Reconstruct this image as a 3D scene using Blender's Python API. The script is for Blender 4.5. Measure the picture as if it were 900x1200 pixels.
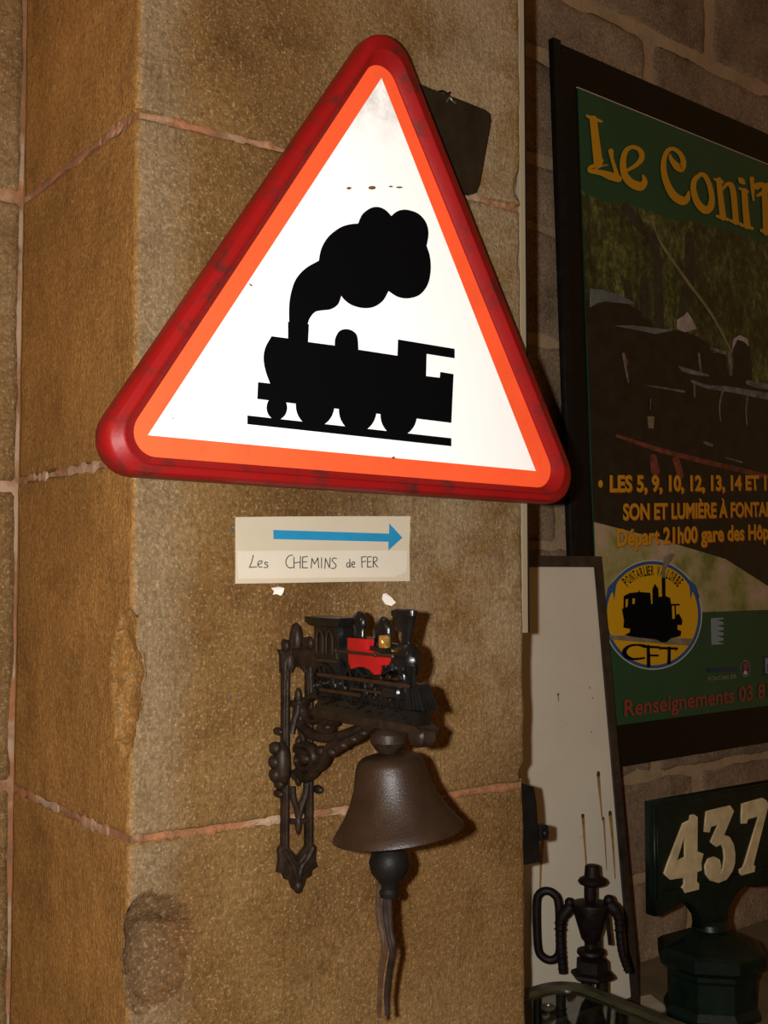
import bpy, bmesh, math, random
from mathutils import Vector, Matrix, noise
random.seed(4)
for o in list(bpy.data.objects): bpy.data.objects.remove(o)
scene = bpy.context.scene
col = scene.collection
V = Vector

# ------------------------------------------------------------------ camera
FOC = 1350.0                      # focal length in pixels of a 900 x 1200 frame
YAW = math.radians(53.9)
PIT = math.atan(72 / 1350.0)
FH = V((math.cos(YAW), math.sin(YAW), 0)); RT = V((math.sin(YAW), -math.cos(YAW), 0))
CAM = V((-0.541, -1.227, 1.6))
FW = FH * math.cos(PIT) + V((0, 0, math.sin(PIT))); UP = RT.cross(FW)
cd = bpy.data.cameras.new('camera'); cam = bpy.data.objects.new('camera', cd); col.objects.link(cam)
cd.sensor_fit = 'AUTO'; cd.sensor_width = 36; cd.lens = FOC / 1200 * 36; cd.clip_start = 0.02
m = Matrix.Identity(4)
for i in range(3): m[i][0], m[i][1], m[i][2], m[i][3] = RT[i], UP[i], -FW[i], CAM[i]
cam.matrix_world = m
scene.camera = cam

# ------------------------------------------------------------------ light
w = bpy.data.worlds.new('world'); scene.world = w; w.use_nodes = True
bg = w.node_tree.nodes['Background']; bg.inputs[0].default_value = (1.0, 0.47, 0.13, 1); bg.inputs[1].default_value = 0.15
def lamp(name, kind, loc, power, colr, size):
    d = bpy.data.lights.new(name, kind); d.energy = power; d.color = colr
    o = bpy.data.objects.new(name, d); col.objects.link(o); o.location = loc
    if kind == 'AREA': d.size = size
    else: d.shadow_soft_size = size
    return o
lamp('camera_flash', 'POINT', CAM - RT * 0.066 + UP * 0.012, 130, (1.0, 0.98, 0.94), 0.012)
lamp('room_bulb', 'POINT', (-2.3, -0.75, 2.75), 52, (1.0, 0.50, 0.16), 0.08)
vs = scene.view_settings
vs.view_transform = 'Standard'; vs.look = 'None'; vs.gamma = 1; vs.use_curve_mapping = False; vs.exposure = 0.0

# ------------------------------------------------------------------ pixel <-> place helpers
def ray(px, py): return RT * ((px - 450) / FOC) + UP * ((600 - py) / FOC) + FW
def on_plane(px, py, p, n):
    d = ray(px, py); return CAM + d * ((V(p) - CAM).dot(n) / d.dot(n))
def UY(px, py, y): return on_plane(px, py, (0, y, 0), V((0, 1, 0)))
def UX(px, py, x): return on_plane(px, py, (x, 0, 0), V((1, 0, 0)))
def UZ(px, py, z): return on_plane(px, py, (0, 0, z), V((0, 0, 1)))

class Plane:
    """a flat surface in the room with its own axes: ex right, ey up, n towards the viewer"""
    def __init__(s, o, yaw=0, tilt=0, roll=0):
        s.o = V(o)
        ex = V((math.cos(yaw), math.sin(yaw), 0)); n0 = V((math.sin(yaw), -math.cos(yaw), 0))
        ey = V((0, 0, 1)) * math.cos(tilt) - n0 * math.sin(tilt)
        s.ex = ex * math.cos(roll) + ey * math.sin(roll); s.ey = ey * math.cos(roll) - ex * math.sin(roll)
        s.n = s.ex.cross(s.ey)
    def up(s, h):
        p = Plane(s.o + s.n * h); p.ex, p.ey, p.n = s.ex, s.ey, s.n; return p
    def uv(s, px, py):
        q = on_plane(px, py, s.o, s.n) - s.o; return (q.dot(s.ex), q.dot(s.ey))
    def at(s, u, v, h=0): return s.o + s.ex * u + s.ey * v + s.n * h
def zoomer(x0, y0, k): return lambda x, y: (x0 + x / k, y0 + y / k)

# ------------------------------------------------------------------ materials
def new_mat(name):
    mt = bpy.data.materials.new(name); mt.use_nodes = True
    nt = mt.node_tree; return mt, nt, nt.nodes['Principled BSDF']
def N(nt, kind, **kw):
    n = nt.nodes.new(kind)
    for k, v in kw.items():
        if k in n.inputs: n.inputs[k].default_value = v
        else: setattr(n, k, v)
    return n
def ramp(nt, stops):
    r = nt.nodes.new('ShaderNodeValToRGB'); e = r.color_ramp.elements
    while len(e) < len(stops): e.new(0.5)
    for i, (p, c) in enumerate(stops):
        e[i].position = p; e[i].color = (*c, 1) if len(c) == 3 else c
    return r
def mix(nt, a, b, fac, blend='MIX'):
    mx = nt.nodes.new('ShaderNodeMix'); mx.data_type = 'RGBA'; mx.blend_type = blend
    for sock, v in ((mx.inputs[0], fac), (mx.inputs[6], a), (mx.inputs[7], b)):
        if hasattr(v, 'links') or hasattr(v, 'is_linked'): nt.links.new(v, sock)
        elif isinstance(v, (int, float)): sock.default_value = v
        else: sock.default_value = (*v, 1)
    return mx.outputs[2]
def coords(nt, scale=(1, 1, 1), rot=(0, 0, 0)):
    t = nt.nodes.new('ShaderNodeTexCoord'); mp = nt.nodes.new('ShaderNodeMapping')
    mp.inputs['Scale'].default_value = scale; mp.inputs['Rotation'].default_value = rot
    nt.links.new(t.outputs['Object'], mp.inputs['Vector']); return mp.outputs[0]
def noise_tex(nt, vec, scale, detail=4, rough=0.6):
    n = N(nt, 'ShaderNodeTexNoise', Scale=scale, Detail=detail, Roughness=rough)
    nt.links.new(vec, n.inputs['Vector']); return n.outputs['Fac']
def bump(nt, b, h, strength, dist):
    bp = N(nt, 'ShaderNodeBump', Strength=strength, Distance=dist)
    nt.links.new(h, bp.inputs['Height']); nt.links.new(bp.outputs[0], b.inputs['Normal']); return bp
def plain(name, c, rough=0.6, spec=0.4, metal=0, var=0.0, scale=40, bmp=0, bscale=120):
    mt, nt, b = new_mat(name)
    b.inputs['Roughness'].default_value = rough; b.inputs['Specular IOR Level'].default_value = spec; b.inputs['Metallic'].default_value = metal
    v = coords(nt)
    f = noise_tex(nt, v, scale)
    lo = tuple(x * (1 - var) for x in c); hi = tuple(min(1, x * (1 + var)) for x in c)
    r = ramp(nt, [(0.3, lo), (0.7, hi)]); nt.links.new(f, r.inputs[0]); nt.links.new(r.outputs[0], b.inputs['Base Color'])
    if bmp: bump(nt, b, noise_tex(nt, v, bscale), bmp, 0.002)
    return mt
def maprange(nt, sock, a, b, c=0, d=1):
    r = N(nt, 'ShaderNodeMapRange'); r.inputs[1].default_value = a; r.inputs[2].default_value = b; r.inputs[3].default_value = c; r.inputs[4].default_value = d
    nt.links.new(sock, r.inputs[0]); return r.outputs[0]
def math_n(nt, op, a, b):
    n = nt.nodes.new('ShaderNodeMath'); n.operation = op
    for i, v in enumerate((a, b)):
        if isinstance(v, (int, float)): n.inputs[i].default_value = v
        else: nt.links.new(v, n.inputs[i])
    return n.outputs[0]

def stone_mat(name, dark, mid, light, ochre=None, pale=None, tool=1.0):
    mt, nt, b = new_mat(name); L = nt.links
    b.inputs['Roughness'].default_value = 0.9; b.inputs['Specular IOR Level'].default_value = 0.08
    v = coords(nt)
    big = noise_tex(nt, v, 2.6, 5, 0.62)
    r = ramp(nt, [(0.34, dark), (0.50, mid), (0.66, light)]); L.new(big, r.inputs[0])
    c = r.outputs[0]
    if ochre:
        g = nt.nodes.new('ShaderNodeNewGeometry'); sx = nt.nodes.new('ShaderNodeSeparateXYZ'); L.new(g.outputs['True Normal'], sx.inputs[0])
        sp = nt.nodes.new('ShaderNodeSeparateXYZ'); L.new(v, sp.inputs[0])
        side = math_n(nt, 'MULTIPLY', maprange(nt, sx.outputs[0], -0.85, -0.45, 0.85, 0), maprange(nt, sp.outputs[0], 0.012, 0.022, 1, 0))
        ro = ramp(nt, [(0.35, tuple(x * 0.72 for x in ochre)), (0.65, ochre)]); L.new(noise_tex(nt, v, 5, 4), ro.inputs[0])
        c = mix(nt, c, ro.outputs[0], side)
        front = maprange(nt, sx.outputs[1], -0.9, -0.6, 1, 0)
        # drafted margin along the arris, worn pale
        wob = math_n(nt, 'ADD', sp.outputs[0], math_n(nt, 'MULTIPLY', math_n(nt, 'SUBTRACT', noise_tex(nt, v, 9, 3), 0.5), 0.07))
        band = maprange(nt, wob, 0.035, 0.080, 0.75, 0)
        c = mix(nt, c, pale, math_n(nt, 'MULTIPLY', band, front))
        # pale lime wash left on the upper right of the face
        rt = maprange(nt, sp.outputs[0], 0.24, 0.50, 0, 1); hi = maprange(nt, sp.outputs[2], 1.28, 1.55, 0, 1)
        blot = ramp(nt, [(0.40, (0, 0, 0)), (0.52, (1, 1, 1))]); L.new(noise_tex(nt, v, 7, 6, 0.6), blot.inputs[0])
        f = math_n(nt, 'MULTIPLY', math_n(nt, 'MULTIPLY', rt, hi), blot.outputs[0])
        c = mix(nt, c, tuple(x * 1.15 for x in pale), math_n(nt, 'MULTIPLY', math_n(nt, 'MULTIPLY', f, front), 0.92))
        at = nt.nodes.new('ShaderNodeAttribute'); at.attribute_name = 'chip_shade'
        c = mix(nt, c, (0.085, 0.040, 0.016), math_n(nt, 'MULTIPLY', at.outputs['Fac'], 0.6))  # shade of the chipped hollow, painted into the stone as darker brown
    sp1 = ramp(nt, [(0.38, (0.66, 0.66, 0.66)), (0.62, (1.38, 1.38, 1.38))]); L.new(noise_tex(nt, v, 150, 5, 0.75), sp1.inputs[0])
    c = mix(nt, c, sp1.outputs[0], 0.75, 'MULTIPLY')
    grit = ramp(nt, [(0.60, (0, 0, 0)), (0.70, (1, 1, 1))]); L.new(noise_tex(nt, v, 300, 2, 0.5), grit.inputs[0])
    c = mix(nt, c, (0.36, 0.27, 0.165), math_n(nt, 'MULTIPLY', grit.outputs[0], 0.5))
    soot = ramp(nt, [(0.30, (0.55, 0.5, 0.45)), (0.48, (1, 1, 1))]); L.new(noise_tex(nt, v, 13, 6, 0.7), soot.inputs[0])
    c = mix(nt, c, soot.outputs[0], 0.6, 'MULTIPLY')
    L.new(c, b.inputs['Base Color'])
    tv = coords(nt, (190, 190, 34), (math.radians(72), math.radians(20), 0.0))
    h = math_n(nt, 'ADD', math_n(nt, 'MULTIPLY', noise_tex(nt, tv, 1, 3, 0.6), 0.5 * tool), noise_tex(nt, v, 230, 4, 0.75))
    bump(nt, b, h, 0.85, 0.0036)
    return mt

M = {}
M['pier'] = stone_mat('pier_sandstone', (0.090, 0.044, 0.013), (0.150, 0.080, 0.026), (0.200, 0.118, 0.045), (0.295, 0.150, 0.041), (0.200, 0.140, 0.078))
M['left'] = stone_mat('left_sandstone', (0.10, 0.052, 0.018), (0.16, 0.09, 0.034), (0.21, 0.135, 0.065))
M['back'] = stone_mat('back_sandstone', (0.12, 0.078, 0.048), (0.18, 0.118, 0.072), (0.25, 0.165, 0.10), tool=0.5)
def mortar_mat(name, a, b_, white):
    mt, nt, b = new_mat(name); L = nt.links; b.inputs['Roughness'].default_value = 0.9
    v = coords(nt)
    r = ramp(nt, [(0.35, a), (0.6, b_)]); L.new(noise_tex(nt, v, 22, 5), r.inputs[0])
    wv = ramp(nt, [(0.50, (0, 0, 0)), (0.60, (1, 1, 1))]); L.new(noise_tex(nt, v, 9, 4), wv.inputs[0])
    L.new(mix(nt, r.outputs[0], white, math_n(nt, 'MULTIPLY', wv.outputs[0], 0.8)), b.inputs['Base Color'])
    bump(nt, b, noise_tex(nt, v, 140, 5, 0.7), 0.8, 0.004); return mt
M['mortar'] = mortar_mat('red_mortar', (0.16, 0.075, 0.030), (0.27, 0.105, 0.042), (0.34, 0.235, 0.155))
M['mortar_back'] = mortar_mat('brown_mortar', (0.21, 0.132, 0.066), (0.27, 0.17, 0.085), (0.29, 0.19, 0.10))

def scuffed(name, c, dirt, amount, scale, rough=0.4, spec=0.4):
    mt, nt, b = new_mat(name); L = nt.links
    b.inputs['Roughness'].default_value = rough; b.inputs['Specular IOR Level'].default_value = spec
    v = coords(nt)
    r = ramp(nt, [(0.62 - amount * 0.1, (0, 0, 0)), (0.72, (1, 1, 1))]); L.new(noise_tex(nt, v, scale, 6, 0.65), r.inputs[0])
    r2 = ramp(nt, [(0.3, tuple(x * 0.86 for x in c)), (0.7, c)]); L.new(noise_tex(nt, v, scale * 0.4, 3), r2.inputs[0])
    L.new(mix(nt, r2.outputs[0], dirt, math_n(nt, 'MULTIPLY', r.outputs[0], amount)), b.inputs['Base Color'])
    bump(nt, b, noise_tex(nt, v, scale * 3), 0.15, 0.002); return mt
M['white_sheet'] = plain('white_reflective_sheet', (0.965, 0.965, 0.965), 0.45, 0.5, var=0.02, scale=12)
mt_, nt_, b_ = new_mat('white_reflective_sheet_smudged'); b_.inputs['Roughness'].default_value = 0.45
v_ = coords(nt_); sz_ = nt_.nodes.new('ShaderNodeSeparateXYZ'); nt_.links.new(v_, sz_.inputs[0])
rr_ = ramp(nt_, [(0.42, (0, 0, 0)), (0.66, (1, 1, 1))]); nt_.links.new(noise_tex(nt_, v_, 22, 6, 0.7), rr_.inputs[0])
nt_.links.new(mix(nt_, (0.97, 0.97, 0.97), (0.42, 0.43, 0.40), math_n(nt_, 'MULTIPLY', rr_.outputs[0], maprange(nt_, sz_.outputs[2], 0.44, 0.50, 0, 0.75))), b_.inputs['Base Color']); M['white_sheet'] = mt_
M['orange_sheet'] = scuffed('orange_reflective_sheet', (0.97, 0.105, 0.030), (0.75, 0.03, 0.02), 0.35, 30, 0.45, 0.5)
M['red_rim'] = scuffed('red_enamel', (0.245, 0.006, 0.006), (0.045, 0.014, 0.012), 1.0, 30, 0.42, 0.16)
M['black_print'] = plain('black_print', (0.002, 0.002, 0.0025), 0.6, 0.03)
M['rust'] = plain('rust_spots', (0.16, 0.07, 0.03), 0.8, 0.2, var=0.4, scale=300)
M['paper'] = plain('cream_paper', (0.43, 0.37, 0.275), 0.8, 0.2, var=0.05, scale=8)
M['paper_white'] = plain('white_paper_strip', (0.50, 0.445, 0.36), 0.8, 0.2, var=0.03, scale=14)
M['scrap'] = plain('paper_scrap', (0.62, 0.58, 0.52), 0.8, 0.2)
M['blue'] = plain('blue_card', (0.012, 0.180, 0.34), 0.7, 0.2, var=0.06)
M['ink'] = plain('pen_ink', (0.035, 0.03, 0.03), 0.6, 0.2)
M['iron'] = plain('cast_iron', (0.0155, 0.009, 0.0055), 0.46, 0.16, var=0.5, scale=60, bmp=0.35, bscale=180)
M['bell'] = plain('rusted_bell_bronze', (0.017, 0.0085, 0.0045), 0.40, 0.28, 0.0, var=0.35, scale=26, bmp=0.25, bscale=420)
M['gloss_black'] = plain('gloss_black_paint', (0.0045, 0.0042, 0.004), 0.24, 0.32, var=0.4, bmp=0.2, bscale=240)
M['red_paint'] = plain('red_paint', (0.26, 0.006, 0.006), 0.35, 0.3, var=0.12)
M['brass'] = plain('brass', (0.85, 0.50, 0.12), 0.25, 0.6, 0.9, bmp=0.3, bscale=200)
M['bronze_rod'] = plain('worn_bronze', (0.024, 0.0115, 0.005), 0.4, 0.4, 0.2, var=0.4, scale=90)
M['leather'] = plain('dark_leather', (0.012, 0.006, 0.004), 0.6, 0.15, var=0.5, scale=60)
M['leather_tan'] = plain('worn_leather', (0.04, 0.02, 0.010), 0.6, 0.15, var=0.5, scale=60)
M['brown_plate'] = plain('brown_rusty_sheet', (0.016, 0.010, 0.005), 0.6, 0.1, var=0.35, scale=22, bmp=0.2)
M['wire'] = plain('steel_wire', (0.35, 0.33, 0.30), 0.3, 0.6, 0.9)
M['batten'] = plain('grey_batten', (0.25, 0.195, 0.125), 0.5, 0.3, var=0.08, scale=6)
M['rubber'] = plain('black_rubber', (0.006, 0.006, 0.007), 0.4, 0.15)
M['black_iron'] = plain('black_iron', (0.006, 0.005, 0.0045), 0.5, 0.12, var=0.4, bmp=0.3)
M['leatherette'] = plain('black_leatherette', (0.0045, 0.0032, 0.002), 0.38, 0.14, var=0.3, scale=90, bmp=0.5, bscale=260)
M['green'] = plain('green_poster_ink', (0.0065, 0.040, 0.017), 0.32, 0.4, var=0.12, scale=5)
M['yellow'] = plain('yellow_ink', (0.37, 0.165, 0.005), 0.35, 0.4)
M['logo_yellow'] = plain('logo_yellow_ink', (0.42, 0.215, 0.004), 0.35, 0.4)
M['orange_ink'] = plain('red_orange_ink', (0.24, 0.035, 0.008), 0.35, 0.4)
M['red_ink'] = plain('red_ink', (0.20, 0.018, 0.013), 0.35, 0.4)
M['logo_blue'] = plain('logo_blue_ink', (0.010, 0.050, 0.13), 0.35, 0.4)
M['logo_white'] = plain('white_ink', (0.33, 0.29, 0.25), 0.35, 0.4)
M['logo_grey'] = plain('grey_ink', (0.13, 0.10, 0.065), 0.35, 0.4, var=0.3)
M['pale_blue'] = plain('pale_blue_ink', (0.13, 0.155, 0.17), 0.35, 0.4)
M['navy'] = plain('navy_ink', (0.006, 0.018, 0.04), 0.35, 0.4)
M['dark_photo'] = plain('dark_train_print', (0.0075, 0.0062, 0.005), 0.32, 0.4, var=0.5, scale=30)
M['grey_photo'] = plain('grey_roof_print', (0.07, 0.075, 0.07), 0.32, 0.4, var=0.4, scale=24)
M['steel_photo'] = plain('steel_print', (0.075, 0.075, 0.078), 0.32, 0.4, var=0.6, scale=60)
M['rust_photo'] = plain('rust_red_print', (0.10, 0.022, 0.014), 0.32, 0.4, var=0.6, scale=40)
M['bark_photo'] = plain('bark_print', (0.13, 0.095, 0.05), 0.32, 0.4, var=0.3)
M['trunk_photo'] = plain('dark_trunk_print', (0.018, 0.018, 0.012), 0.32, 0.4, var=0.4)
M['smoke_photo'] = plain('pink_smoke_print', (0.24, 0.18, 0.16), 0.32, 0.4, var=0.3)
M['enamel'] = None
M['frame_dark'] = plain('dark_brown_frame', (0.022, 0.014, 0.009), 0.5, 0.4, var=0.5, scale=40, bmp=0.3)
M['streak'] = plain('rust_streak', (0.22, 0.115, 0.032), 0.6, 0.2, var=0.3, scale=50)
M['rust_dark'] = plain('rust_core', (0.045, 0.018, 0.010), 0.7, 0.3)
M['bottle_green'] = plain('bottle_green_paint', (0.0030, 0.0065, 0.0040), 0.36, 0.2, var=0.4, scale=30, bmp=0.15)
M['cream_paint'] = plain('aged_cream_paint', (0.33, 0.25, 0.135), 0.5, 0.4, var=0.25, scale=30, bmp=0.2)
M['scrap_iron'] = plain('scrap_iron', (0.006, 0.0035, 0.003), 0.5, 0.12, var=0.5, scale=70, bmp=0.4, bscale=150)
M['olive'] = plain('dark_olive_metal', (0.030, 0.026, 0.014), 0.28, 0.5, var=0.3, bmp=0.1)
M['table'] = plain('brown_table_top', (0.105, 0.072, 0.036), 0.55, 0.4, var=0.25, scale=9)
M['card'] = plain('pale_card', (0.34, 0.27, 0.18), 0.7, 0.3, var=0.15, scale=30)
M['floor'] = plain('floor_flags', (0.13, 0.095, 0.06), 0.8, 0.3, var=0.25, scale=4, bmp=0.3)
M['plug'] = plain('grey_wall_plug', (0.055, 0.065, 0.06), 0.6, 0.3)
def glass_mat():
    mt, nt, b = new_mat('case_glass')
    b.inputs['Base Color'].default_value = (0.85, 0.9, 0.85, 1); b.inputs['Roughness'].default_value = 0.03
    b.inputs['Transmission Weight'].default_value = 1.0; b.inputs['IOR'].default_value = 1.45
    nt.links.new(coords(nt), N(nt, 'ShaderNodeTexNoise').inputs['Vector']); return mt
M['glass'] = glass_mat()
def enamel_mat():
    mt, nt, b = new_mat('aged_white_enamel'); L = nt.links
    b.inputs['Roughness'].default_value = 0.35; b.inputs['Specular IOR Level'].default_value = 0.4
    v = coords(nt)
    r = ramp(nt, [(0.35, (0.40, 0.35, 0.27)), (0.65, (0.46, 0.405, 0.32))]); L.new(noise_tex(nt, v, 3, 4), r.inputs[0])
    s = ramp(nt, [(0.70, (0, 0, 0)), (0.78, (1, 1, 1))]); L.new(noise_tex(nt, v, 26, 4), s.inputs[0])
    L.new(mix(nt, r.outputs[0], (0.30, 0.21, 0.11), math_n(nt, 'MULTIPLY', s.outputs[0], 0.5)), b.inputs['Base Color']); return mt
M['enamel'] = enamel_mat()
def forest_mat():
    mt, nt, b = new_mat('forest_print'); L = nt.links; b.inputs['Roughness'].default_value = 0.32
    v = coords(nt, (1, 1, 0.7))
    r = ramp(nt, [(0.40, (0.006, 0.008, 0.003)), (0.50, (0.020, 0.026, 0.008)), (0.57, (0.055, 0.062, 0.015)), (0.66, (0.15, 0.145, 0.05))])
    L.new(math_n(nt, 'ADD', math_n(nt, 'MULTIPLY', noise_tex(nt, v, 65, 6, 0.75), 0.62), math_n(nt, 'MULTIPLY', noise_tex(nt, v, 9, 3), 0.40)), r.inputs[0])
    L.new(r.outputs[0], b.inputs['Base Color']); return mt
M['forest'] = forest_mat()
def ground_mat():
    mt, nt, b = new_mat('lineside_print'); L = nt.links; b.inputs['Roughness'].default_value = 0.32
    v = coords(nt)
    r = ramp(nt, [(0.36, (0.10, 0.10, 0.026)), (0.48, (0.20, 0.17, 0.065)), (0.58, (0.27, 0.19, 0.125)), (0.70, (0.32, 0.235, 0.175))])
    L.new(noise_tex(nt, v, 11, 5), r.inputs[0])
    s = ramp(nt, [(0.62, (1, 1, 1)), (0.72, (0.5, 0.38, 0.33))]); L.new(noise_tex(nt, v, 70, 4), s.inputs[0])
    L.new(mix(nt, r.outputs[0], s.outputs[0], 0.8, 'MULTIPLY'), b.inputs['Base Color']); return mt
M['ground'] = ground_mat()

# ------------------------------------------------------------------ object helpers
def origin(o):
    p = V((0, 0, 0))
    while o is not None: p = p + o.location; o = o.parent
    return p
def tag(o, label=None, cat=None, group=None, kind=None):
    for k, v in (('label', label), ('category', cat), ('group', group), ('kind', kind)):
        if v: o[k] = v
    return o
def empty(name, loc, label=None, cat=None, group=None, kind=None):
    o = bpy.data.objects.new(name, None); col.objects.link(o); o.location = loc; o.empty_display_size = 0.05
    return tag(o, label, cat, group, kind)
def obj(name, bm, mat, parent=None, smooth=False, loc=None):
    """bm is built in room coordinates; the object's own origin is moved to its parent (or to loc)"""
    me = bpy.data.meshes.new(name)
    if not isinstance(bm, bpy.types.Mesh):
        bmesh.ops.recalc_face_normals(bm, faces=bm.faces); bm.to_mesh(me); bm.free()
    else: me = bm
    o = bpy.data.objects.new(name, me); col.objects.link(o)
    base = origin(parent) if parent else V((0, 0, 0))
    if loc is not None: o.location = V(loc) - base; base = V(loc)
    me.transform(Matrix.Translation(-base))
    me.materials.append(M[mat] if isinstance(mat, str) else mat)
    if smooth:
        me.polygons.foreach_set('use_smooth', [True] * len(me.polygons))
        if smooth != 'all': me.set_sharp_from_angle(angle=math.radians(34))
    if parent: o.parent = parent
    return o
def box(bm, c, s, rot=None, bev=0.0):
    mt = Matrix.Translation(V(c)) @ (rot.to_4x4() if rot else Matrix.Identity(4)) @ Matrix.Diagonal((*s, 1))
    r = bmesh.ops.create_cube(bm, size=1, matrix=mt)
    if bev:
        es = list({e for v in r['verts'] for e in v.link_edges}); bmesh.ops.bevel(bm, geom=es, offset=bev, segments=2, affect='EDGES', profile=0.5)
def boxmm(bm, a, b, bev=0.0):
    a, b = V(a), V(b); box(bm, (a + b) / 2, [abs(b[i] - a[i]) for i in range(3)], None, bev)
def lathe(bm, prof, base, axis=(0, 0, 1), segs=32, squash=None, turn=0.0):
    ax = V(axis).normalized(); a = ax.orthogonal().normalized()
    if abs(ax.x) < 0.5: a = (V((1, 0, 0)) - ax * ax.x).normalized()
    b = ax.cross(a); rows = []
    for r, h in prof:
        row = []
        for i in range(segs):
            t = 2 * math.pi * i / segs + turn
            row.append(bm.verts.new(V(base) + ax * h + (a * math.cos(t) * (squash or 1) + b * math.sin(t)) * max(r, 1e-5)))
        rows.append(row)
    for p, q in zip(rows, rows[1:]):
        for i in range(segs): bm.faces.new((p[i], p[(i + 1) % segs], q[(i + 1) % segs], q[i]))
    for row, rev in ((rows[0], True), (rows[-1], False)): bm.faces.new(row[::-1] if rev else row)
def crom(pts, n=6, closed=False):
    pts = [V(p) for p in pts]; out = []; k = len(pts)
    if k < 3 and not closed: return pts
    for i in range(k if closed else k - 1):
        g = (lambda j: pts[j % k]) if closed else (lambda j: pts[min(max(j, 0), k - 1)])
        p0, p1, p2, p3 = g(i - 1), g(i), g(i + 1), g(i + 2)
        for s in range(n):
            t = s / n
            out.append(0.5 * ((2 * p1) + (p2 - p0) * t + (2 * p0 - 5 * p1 + 4 * p2 - p3) * t * t + (3 * p1 - p0 - 3 * p2 + p3) * t ** 3))
    if not closed: out.append(pts[-1])
    return out
def tube(bm, pts, r, segs=10, closed=False, flat=None, n=6, smooth=True):
    """swept round bar; r a number or a list; flat = (direction, factor) squashes the section"""
    k = len(pts)
    rs = list(r) if isinstance(r, (list, tuple)) else [r] * k
    P = crom(pts, n, closed) if smooth and k > 2 else [V(p) for p in pts]
    m_ = len(P)
    def rad(i):
        t = i / (m_ if closed else m_ - 1) * (k if closed else k - 1); j = int(t); f = t - j
        return rs[j % k] * (1 - f) + rs[(j + 1) % k if closed else min(j + 1, k - 1)] * f
    rows = []; prev = None
    for i in range(m_):
        if closed: t = P[(i + 1) % m_] - P[i - 1]
        else: t = P[min(i + 1, m_ - 1)] - P[max(i - 1, 0)]
        t.normalize()
        a = (prev - t * prev.dot(t)) if prev is not None else t.orthogonal()
        if a.length < 1e-6: a = t.orthogonal()
        a.normalize(); prev = a; b = t.cross(a); row = []
        for s in range(segs):
            an = 2 * math.pi * s / segs; d = (a * math.cos(an) + b * math.sin(an)) * rad(i)
            if flat: d = d - V(flat[0]) * d.dot(V(flat[0])) * (1 - flat[1])
            row.append(bm.verts.new(P[i] + d))
        rows.append(row)
    pr = list(zip(rows, rows[1:])) + ([(rows[-1], rows[0])] if closed else [])
    for p, q in pr:
        for s in range(segs): bm.faces.new((p[s], p[(s + 1) % segs], q[(s + 1) % segs], q[s]))
    if not closed: bm.faces.new(rows[0][::-1]); bm.faces.new(rows[-1])
def ball(bm, c, r, sub=2):
    mt = Matrix.Translation(V(c)) @ (Matrix.Diagonal((*r, 1)) if not isinstance(r, (int, float)) else Matrix.Scale(r, 4))
    bmesh.ops.create_icosphere(bm, subdivisions=sub, radius=1, matrix=mt)
def prism(bm, pts, d, bev=0.0):
    """outline in room coordinates pushed along d"""
    vs_ = [bm.verts.new(V(p)) for p in pts]; f = bm.faces.new(vs_)
    r = bmesh.ops.extrude_face_region(bm, geom=[f]); nv = [g for g in r['geom'] if isinstance(g, bmesh.types.BMVert)]
    bmesh.ops.translate(bm, verts=nv, vec=V(d))
    if bev:
        es = [e for e in f.edges] if f.is_valid else []
        if not es: es = [e for e in bm.edges if all(v in vs_ for v in e.verts)]
        bmesh.ops.bevel(bm, geom=es, offset=bev, segments=2, affect='EDGES', profile=0.5)
BM = bmesh.new
# flat shapes on a plane: 2D outlines (with holes) -> mesh
def flat_mesh(splines, plane, depth=0.0003, bev=0.0):
    cu = bpy.data.curves.new('c', 'CURVE'); cu.dimensions = '2D'; cu.fill_mode = 'BOTH'; cu.extrude = depth; cu.bevel_depth = bev; cu.bevel_resolution = 1
    for s in splines:
        sp = cu.splines.new('POLY'); sp.points.add(len(s) - 1)
        for p, q in zip(sp.points, s): p.co = (q[0], q[1], 0, 1)
        sp.use_cyclic_u = True
    o = bpy.data.objects.new('c', cu); me = bpy.data.meshes.new_from_object(o)
    bpy.data.objects.remove(o); bpy.data.curves.remove(cu)
    mt = Matrix.Identity(4)
    for i in range(3): mt[i][0], mt[i][1], mt[i][2], mt[i][3] = plane.ex[i], plane.ey[i], plane.n[i], plane.o[i]
    me.transform(mt); return me
def join_meshes(ms):
    bm = BM()
    for me in ms: bm.from_mesh(me); bpy.data.meshes.remove(me)
    return bm
def px_shape(plane, outlines, depth=0.0003, bev=0.0):
    return flat_mesh([[plane.uv(*p[:2]) for p in o] for o in outlines], plane, depth, bev)
def stroke(pts, widths, n=6):
    """pen stroke with a changing width as an outline, in the units of pts"""
    k = len(pts); ws = list(widths) if isinstance(widths, (list, tuple)) else [widths] * k
    P = crom([(p[0], p[1], 0) for p in pts], n) if k > 2 else [V((p[0], p[1], 0)) for p in pts]
    m_ = len(P); Lf, Rg = [], []
    for i in range(m_):
        t = (P[min(i + 1, m_ - 1)] - P[max(i - 1, 0)]).normalized(); nn = V((-t.y, t.x, 0))
        q = i / (m_ - 1) * (k - 1); j = int(q); f = q - j; wd = ws[j] * (1 - f) + ws[min(j + 1, k - 1)] * f
        Lf.append(P[i] + nn * wd / 2); Rg.append(P[i] - nn * wd / 2)
    return [(p.x, p.y) for p in Lf + Rg[::-1]]
def ellipse(cx, cy, rx, ry, n=40, rot=0):
    return [(cx + rx * math.cos(2 * math.pi * i / n) * math.cos(rot) - ry * math.sin(2 * math.pi * i / n) * math.sin(rot),
             cy + rx * math.cos(2 * math.pi * i / n) * math.sin(rot) + ry * math.sin(2 * math.pi * i / n) * math.cos(rot)) for i in range(n)]
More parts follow.
